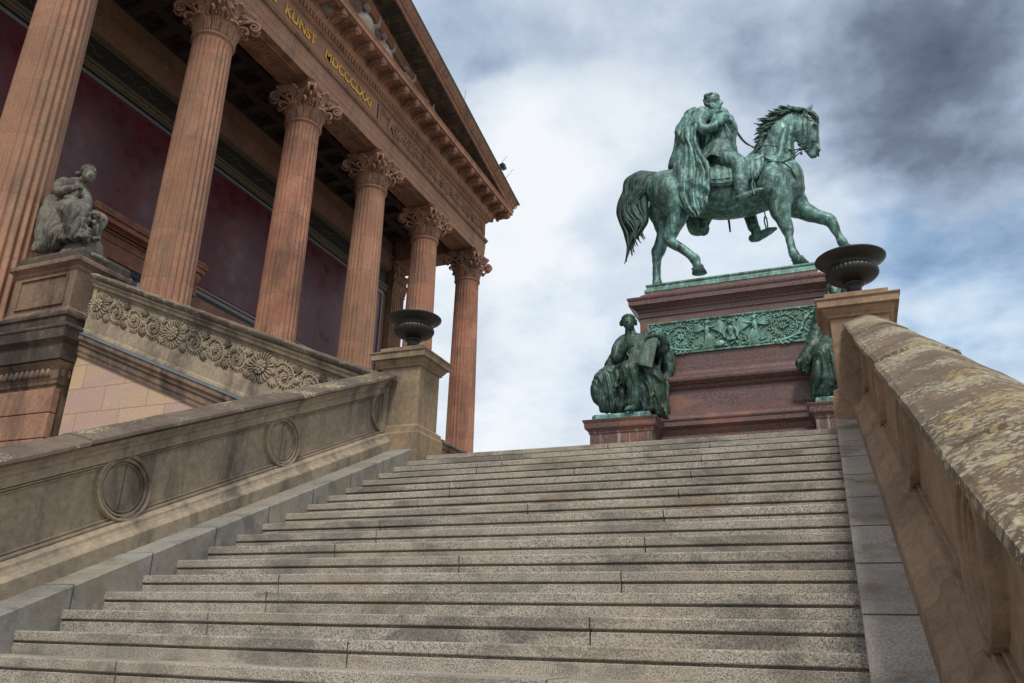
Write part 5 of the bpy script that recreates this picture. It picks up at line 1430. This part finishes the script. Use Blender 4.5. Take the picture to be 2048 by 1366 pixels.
GT([(480,650,14.9,110),(400,690,14.6,85),(365,720,14.48,72),(355,800,14.48,74),(350,920,14.52,86),(345,1050,14.6,80)])
GT([(500,690,14.8,100),(480,760,14.55,85),(450,900,14.55,80),(420,990,14.58,60)])
GT([(300,620,14.75,55),(235,720,14.70,55),(190,790,14.68,52),(185,840,14.70,34)])
GT([(560,700,14.8,100),(600,850,14.6,90),(600,1000,14.6,80)])
for q in ([(450,600,14.6,12),(360,640,14.5,15),(290,700,14.55,14),(240,790,14.58,12),(215,830,14.6,8)],[(460,640,14.52,12),(380,650,14.42,14),(310,720,14.42,12),(290,900,14.42,13),(290,1060,14.46,12)],
   [(420,680,14.38,12),(440,780,14.36,12),(470,900,14.40,12),(450,990,14.46,10)],[(390,700,14.38,8),(380,850,14.38,11),(370,1000,14.44,11)],[(360,350,14.8,12),(330,470,14.76,14),(280,600,14.72,13)],[(180,740,14.62,8),(150,800,14.60,12),(165,850,14.62,8)],[(210,730,14.62,8),(215,800,14.60,10),(250,740,14.6,8)]):
    GT(q,8)
sheet(b,lambda x,y,o:GH(x,y,14.80+o),[(425,235,.06),(360,360,.04),(300,480,.02),(235,610,0),(178,725,-.04),(135,800,-.06),(160,862,-.06)],[(520,260,.02),(500,430,-.02),(470,560,-.06),(400,660,-.16),(320,730,-.18),(270,800,-.14),(240,870,-.10)],2.2,.045,.14,seed=2,edge=.06)
fuse(b,'hooded_cloak',M['bronzedk'],w2,.013,9,drape(GH(365,640,14.5).z,.050,14,.10))
# ================================================================ SEATED STONE FIGURE
w3=fig('stone_figure',(-13.9,10.2,6.8),'grey weathered stone woman seated with a hand to her breast on the sooty pedestal')
def SH(x,y,Y=10.25): return at(.3221*x,300+.3221*y,Y)
KS=.0033
b=MB()
def ST(pts,n=12,ell=None,sub=4): b.tube([SH(p[0],p[1],p[2]) for p in pts],[p[3]*KS for p in pts],n,ell,sub)
ST([(430,420,10.3,90),(440,340,10.3,78),(445,270,10.3,75),(465,225,10.28,60),(510,195,10.22,28),(535,175,10.2,27)],16)
b.ell(SH(556,150,10.18),(.135,.13,.175),16,12,Matrix.Rotation(.35,3,'Y')); b.ell(SH(562,168,10.13),(.10,.11,.13),12,10)
b.tube([SH(578,165,10.03),SH(582,176,10.0)],[.014,.026],7); b.tube([SH(566,190,10.05),SH(574,190,10.04)],[.02,.02],7)
for xx in (560,590): b.tube([SH(xx-8,156,10.04),SH(xx,153,10.02),SH(xx+7,158,10.04)],[.012,.016,.012],6)
ST([(400,205,10.2,40),(375,225,10.1,42),(370,262,10.02,38),(410,250,9.98,29),(455,235,9.98,23)])
for i in range(4): b.tube([SH(452,228+6*i,9.97),SH(475,216+8*i,9.94),SH(500,212+8*i,9.94),SH(515,214+8*i,9.97)],[.034,.03,.026,.02],7,None,2)
b.tube([SH(455,225,9.96),SH(475,205,9.95),SH(488,198,9.97)],[.03,.026,.02],7)
ST([(500,240,10.3,42),(530,300,10.2,38),(530,370,10.1,32),(470,320,10.0,26),(420,300,10.0,24)])
bd3=fuse(b,'body',M['greystone'],w3,.018,2,lambda p,n:noise.noise(p*8)*.010)
b=MB()
ST([(430,400,10.3,95),(400,450,10.2,100),(370,520,10.12,95),(330,580,10.1,60),(300,600,10.1,40)])
ST([(440,390,10.2,90),(470,400,10.0,75),(470,470,9.96,70),(480,520,9.98,50)])
ST([(480,420,10.3,85),(560,440,10.35,66),(612,440,10.4,50),(610,480,10.4,44),(590,530,10.42,30)])
ST([(330,330,10.3,50),(300,420,10.25,55),(270,500,10.2,45),(240,580,10.15,30),(225,620,10.15,24)])
ST([(400,520,10.0,60),(520,510,10.05,40),(540,540,10.1,30)])
for q in ([(360,330,10.05,12),(340,400,10.0,15),(290,480,10.0,15),(260,590,10.02,12)],[(400,340,9.98,12),(400,440,9.86,15),(360,540,9.88,15),(330,600,9.95,12)],[(450,360,9.92,12),(440,450,9.84,15),(440,540,9.88,12)],[(500,380,9.95,12),(520,450,9.92,14),(530,530,9.98,12)],
   [(540,400,10.15,10),(600,400,10.2,12),(640,430,10.25,10)],[(540,430,10.12,10),(600,460,10.18,12),(600,530,10.25,10)],[(430,290,10.02,10),(480,320,10.0,12),(520,350,10.0,10)],[(410,320,10.0,8),(450,310,9.98,12),(500,250,10.0,8)]): ST(q,8)
for i in range(11): ST([(400+14*i,498-2*i,9.93,5),(398+14*i,530,9.90,11),(394+15*i,552-1.5*i,9.9,9)],6)
for i in range(5): ST([(255+14*i,500,10.05,6),(250+14*i,560,10.0,10),(245+16*i,600,10.0,8)],6)
ST([(370,500,10.2,80),(330,560,10.2,62),(280,600,10.2,40),(230,622,10.2,22)]); ST([(440,500,10.2,85),(450,540,10.2,50)]); ST([(520,480,10.35,60),(520,540,10.3,45)])
fuse(b,'robe',M['greystone'],w3,.016,7,drape(SH(470,360,10.0).z,.075,11,.12))
b=MB()
for i in range(40):
    a=i/39*2*PI; b.tube([SH(552+38*math.cos(a),138+30*math.sin(a)-6,10.2+.03*math.sin(3*a)),SH(548+44*math.cos(a+.3),134+34*math.sin(a+.3)-6,10.16)],[.03,.02],6)
b.ell(SH(548,128,10.22),(.15,.15,.12),12,10); b.ell(SH(484,150,10.3),(.065,.065,.065),10,8); b.tube([SH(500,150,10.28),SH(520,140,10.2)],[.04,.05],7)
b.build('hair',M['greystone'],bd3,recalc=False)
b=MB(); ST([(560,552,10.3,16),(590,556,10.28,20),(615,548,10.25,12)],8); b.build('foot',M['greystone'],bd3)
b=MB(); 
q0=PX0+.2
for i in range(8): b.ell((q0+.15+i*.19,10.0+.1*(i%2),ztop+.13+.02*(i%3)),(.2,.3,.07+.02*(i%2)),10,7)
fuse(b,'rocky_seat_base',M['greystone'],w3,.02,1)
b=MB(); b.tube([(-13.9,10.35,ztop+.1),(-13.95,10.4,ztop+.35),(-13.9,10.4,ztop+.6)],[.5,.45,.35],12); fuse(b,'rock_seat',M['greystone'],w3,.03,2,lambda p,n:noise.noise(p*6)*.03)
# ================================================================ SKY AND LIGHT
world=bpy.data.worlds.new('World'); scene.world=world; world.use_nodes=True
wt=world.node_tree; wt.nodes.clear()
def wn(t,**k):
    x=wt.nodes.new(t)
    for a,b in k.items(): setattr(x,a,b)
    return x
def wl(a,b): wt.links.new(a,b)
SUN_EL=math.radians(52); SUN_DIR=V((.30,-.74,0)).normalized()*math.cos(SUN_EL)+V((0,0,math.sin(SUN_EL)))
out=wn('ShaderNodeOutputWorld'); bg=wn('ShaderNodeBackground'); wl(bg.outputs[0],out.inputs[0]); bg.inputs[1].default_value=.1
sky=wn('ShaderNodeTexSky'); sky.sky_type='NISHITA'; sky.sun_disc=False; sky.sun_elevation=SUN_EL; sky.sun_rotation=math.atan2(SUN_DIR.x,SUN_DIR.y)
sky.air_density=1.2; sky.dust_density=1.0
tc=wn('ShaderNodeTexCoord'); DIR=tc.outputs['Generated']
def m_(op,a,b=None,c=None,clamp=False):
    x=wn('ShaderNodeMath',operation=op); x.use_clamp=clamp
    for i,v in enumerate((a,b,c)):
        if v is None: continue
        if isinstance(v,(int,float)): x.inputs[i].default_value=v
        else: wl(v,x.inputs[i])
    return x.outputs[0]
sx=wn('ShaderNodeSeparateXYZ'); wl(DIR,sx.inputs[0])
den=m_('ADD',m_('MAXIMUM',sx.outputs[2],0),.35)
cx=wn('ShaderNodeCombineXYZ'); wl(m_('DIVIDE',sx.outputs[0],den),cx.inputs[0]); wl(m_('DIVIDE',sx.outputs[1],den),cx.inputs[1]); cx.inputs[2].default_value=.3
def wnoise(scale,detail,rough,dist=0,loc=(0,0,0)):
    mp=wn('ShaderNodeMapping'); mp.inputs['Location'].default_value=loc; wl(cx.outputs[0],mp.inputs[0])
    x=wn('ShaderNodeTexNoise'); x.inputs['Scale'].default_value=scale; x.inputs['Detail'].default_value=detail; x.inputs['Roughness'].default_value=rough; x.inputs['Distortion'].default_value=dist
    wl(mp.outputs[0],x.inputs['Vector']); return x
n1=wnoise(2.4,10,.60,.15,(3.1,1.7,0)).outputs['Fac']; n2=wnoise(6.5,9,.64,.15,(1,5,2)).outputs['Fac']
wc=wnoise(3.2,5,.55,0,(9,2,4)).outputs['Color']
# direction warped by noise so that the cloud banks get ragged borders
vm=wn('ShaderNodeVectorMath',operation='SUBTRACT'); wl(wc,vm.inputs[0]); vm.inputs[1].default_value=(.5,.5,.5)
vs_=wn('ShaderNodeVectorMath',operation='SCALE'); wl(vm.outputs[0],vs_.inputs[0]); vs_.inputs['Scale'].default_value=.42
va=wn('ShaderNodeVectorMath',operation='ADD'); wl(DIR,va.inputs[0]); wl(vs_.outputs[0],va.inputs[1])
def bank(px,py,rad_px,amp):
    d=ray(px,py).normalized(); x=wn('ShaderNodeVectorMath',operation='DISTANCE'); wl(va.outputs[0],x.inputs[0]); x.inputs[1].default_value=d
    r=rad_px/FP
    k=wn('ShaderNodeMapRange'); k.interpolation_type='SMOOTHERSTEP'; wl(x.outputs['Value'],k.inputs[0]); k.inputs[1].default_value=r; k.inputs[2].default_value=r*.15; k.inputs[3].default_value=0; k.inputs[4].default_value=amp
    return k.outputs[0]
val=m_('ADD',.71,m_('ADD',m_('MULTIPLY',m_('SUBTRACT',n1,.5),.72),m_('MULTIPLY',m_('SUBTRACT',n2,.5),.55)))
for b in ((1990,60,480,-.27),(1770,70,340,-.17),(2080,190,300,-.15),(1500,-60,330,-.14),(1950,580,260,-.22),(1750,450,260,-.10),(1180,560,200,-.10),(1120,760,160,-.05),(1950,740,200,.20),(1000,470,260,.26),(1020,820,280,.22),(1700,320,170,.14),(1930,330,190,.10),(980,40,380,-.12),(1120,300,260,.14),(1030,160,110,-.14),(1560,130,200,-.03)):
    val=m_('ADD',val,bank(*b))
rp_=wn('ShaderNodeValToRGB'); e=rp_.color_ramp.elements
stops=[(.0,(.085,.105,.155)),(.18,(.17,.205,.28)),(.36,(.34,.41,.53)),(.52,(.49,.57,.69)),(.66,(.65,.72,.81)),(.82,(.78,.84,.90)),(1.,(.89,.92,.955))]
while len(e)<len(stops): e.new(.5)
for q,(p,c) in zip(e,stops): q.position=p; q.color=(*c,1)
wl(val,rp_.inputs[0])
sc_=wn('ShaderNodeVectorMath',operation='SCALE'); wl(rp_.outputs[0],sc_.inputs[0]); sc_.inputs['Scale'].default_value=10.0
# cloud cover almost complete, thinnest where the banks are blue-grey
mx=wn('ShaderNodeMix'); mx.data_type='RGBA'; mx.inputs[0].default_value=.93
bl=0.0
for b in ((1960,590,330,.85),(1740,500,280,.55),(1130,700,200,.35),(1470,500,220,.35),(1250,480,200,.25),(900,60,250,.35)): bl=m_('ADD',bl,bank(*b))
bx=wn('ShaderNodeMix'); bx.data_type='RGBA'; bx.blend_type='MULTIPLY'; wl(m_('MULTIPLY',bl,m_('SUBTRACT',1.25,val,clamp=True),clamp=True),bx.inputs[0]); wl(sc_.outputs[0],bx.inputs[6]); bx.inputs[7].default_value=(.70,.88,1.03,1)
wl(sky.outputs[0],mx.inputs[6]); wl(bx.outputs[2],mx.inputs[7]); wl(mx.outputs[2],bg.inputs[0])
sl=bpy.data.lights.new('sun','SUN'); sl.energy=2.4; sl.angle=math.radians(10); sl.color=(1,.95,.87)
so=bpy.data.objects.new('sun',sl); COL.objects.link(so); so.rotation_euler=SUN_DIR.to_track_quat('Z','Y').to_euler()
vs=scene.view_settings; vs.view_transform='Standard'; vs.look='None'; vs.exposure=.10; vs.gamma=1
scene.render.engine='CYCLES'
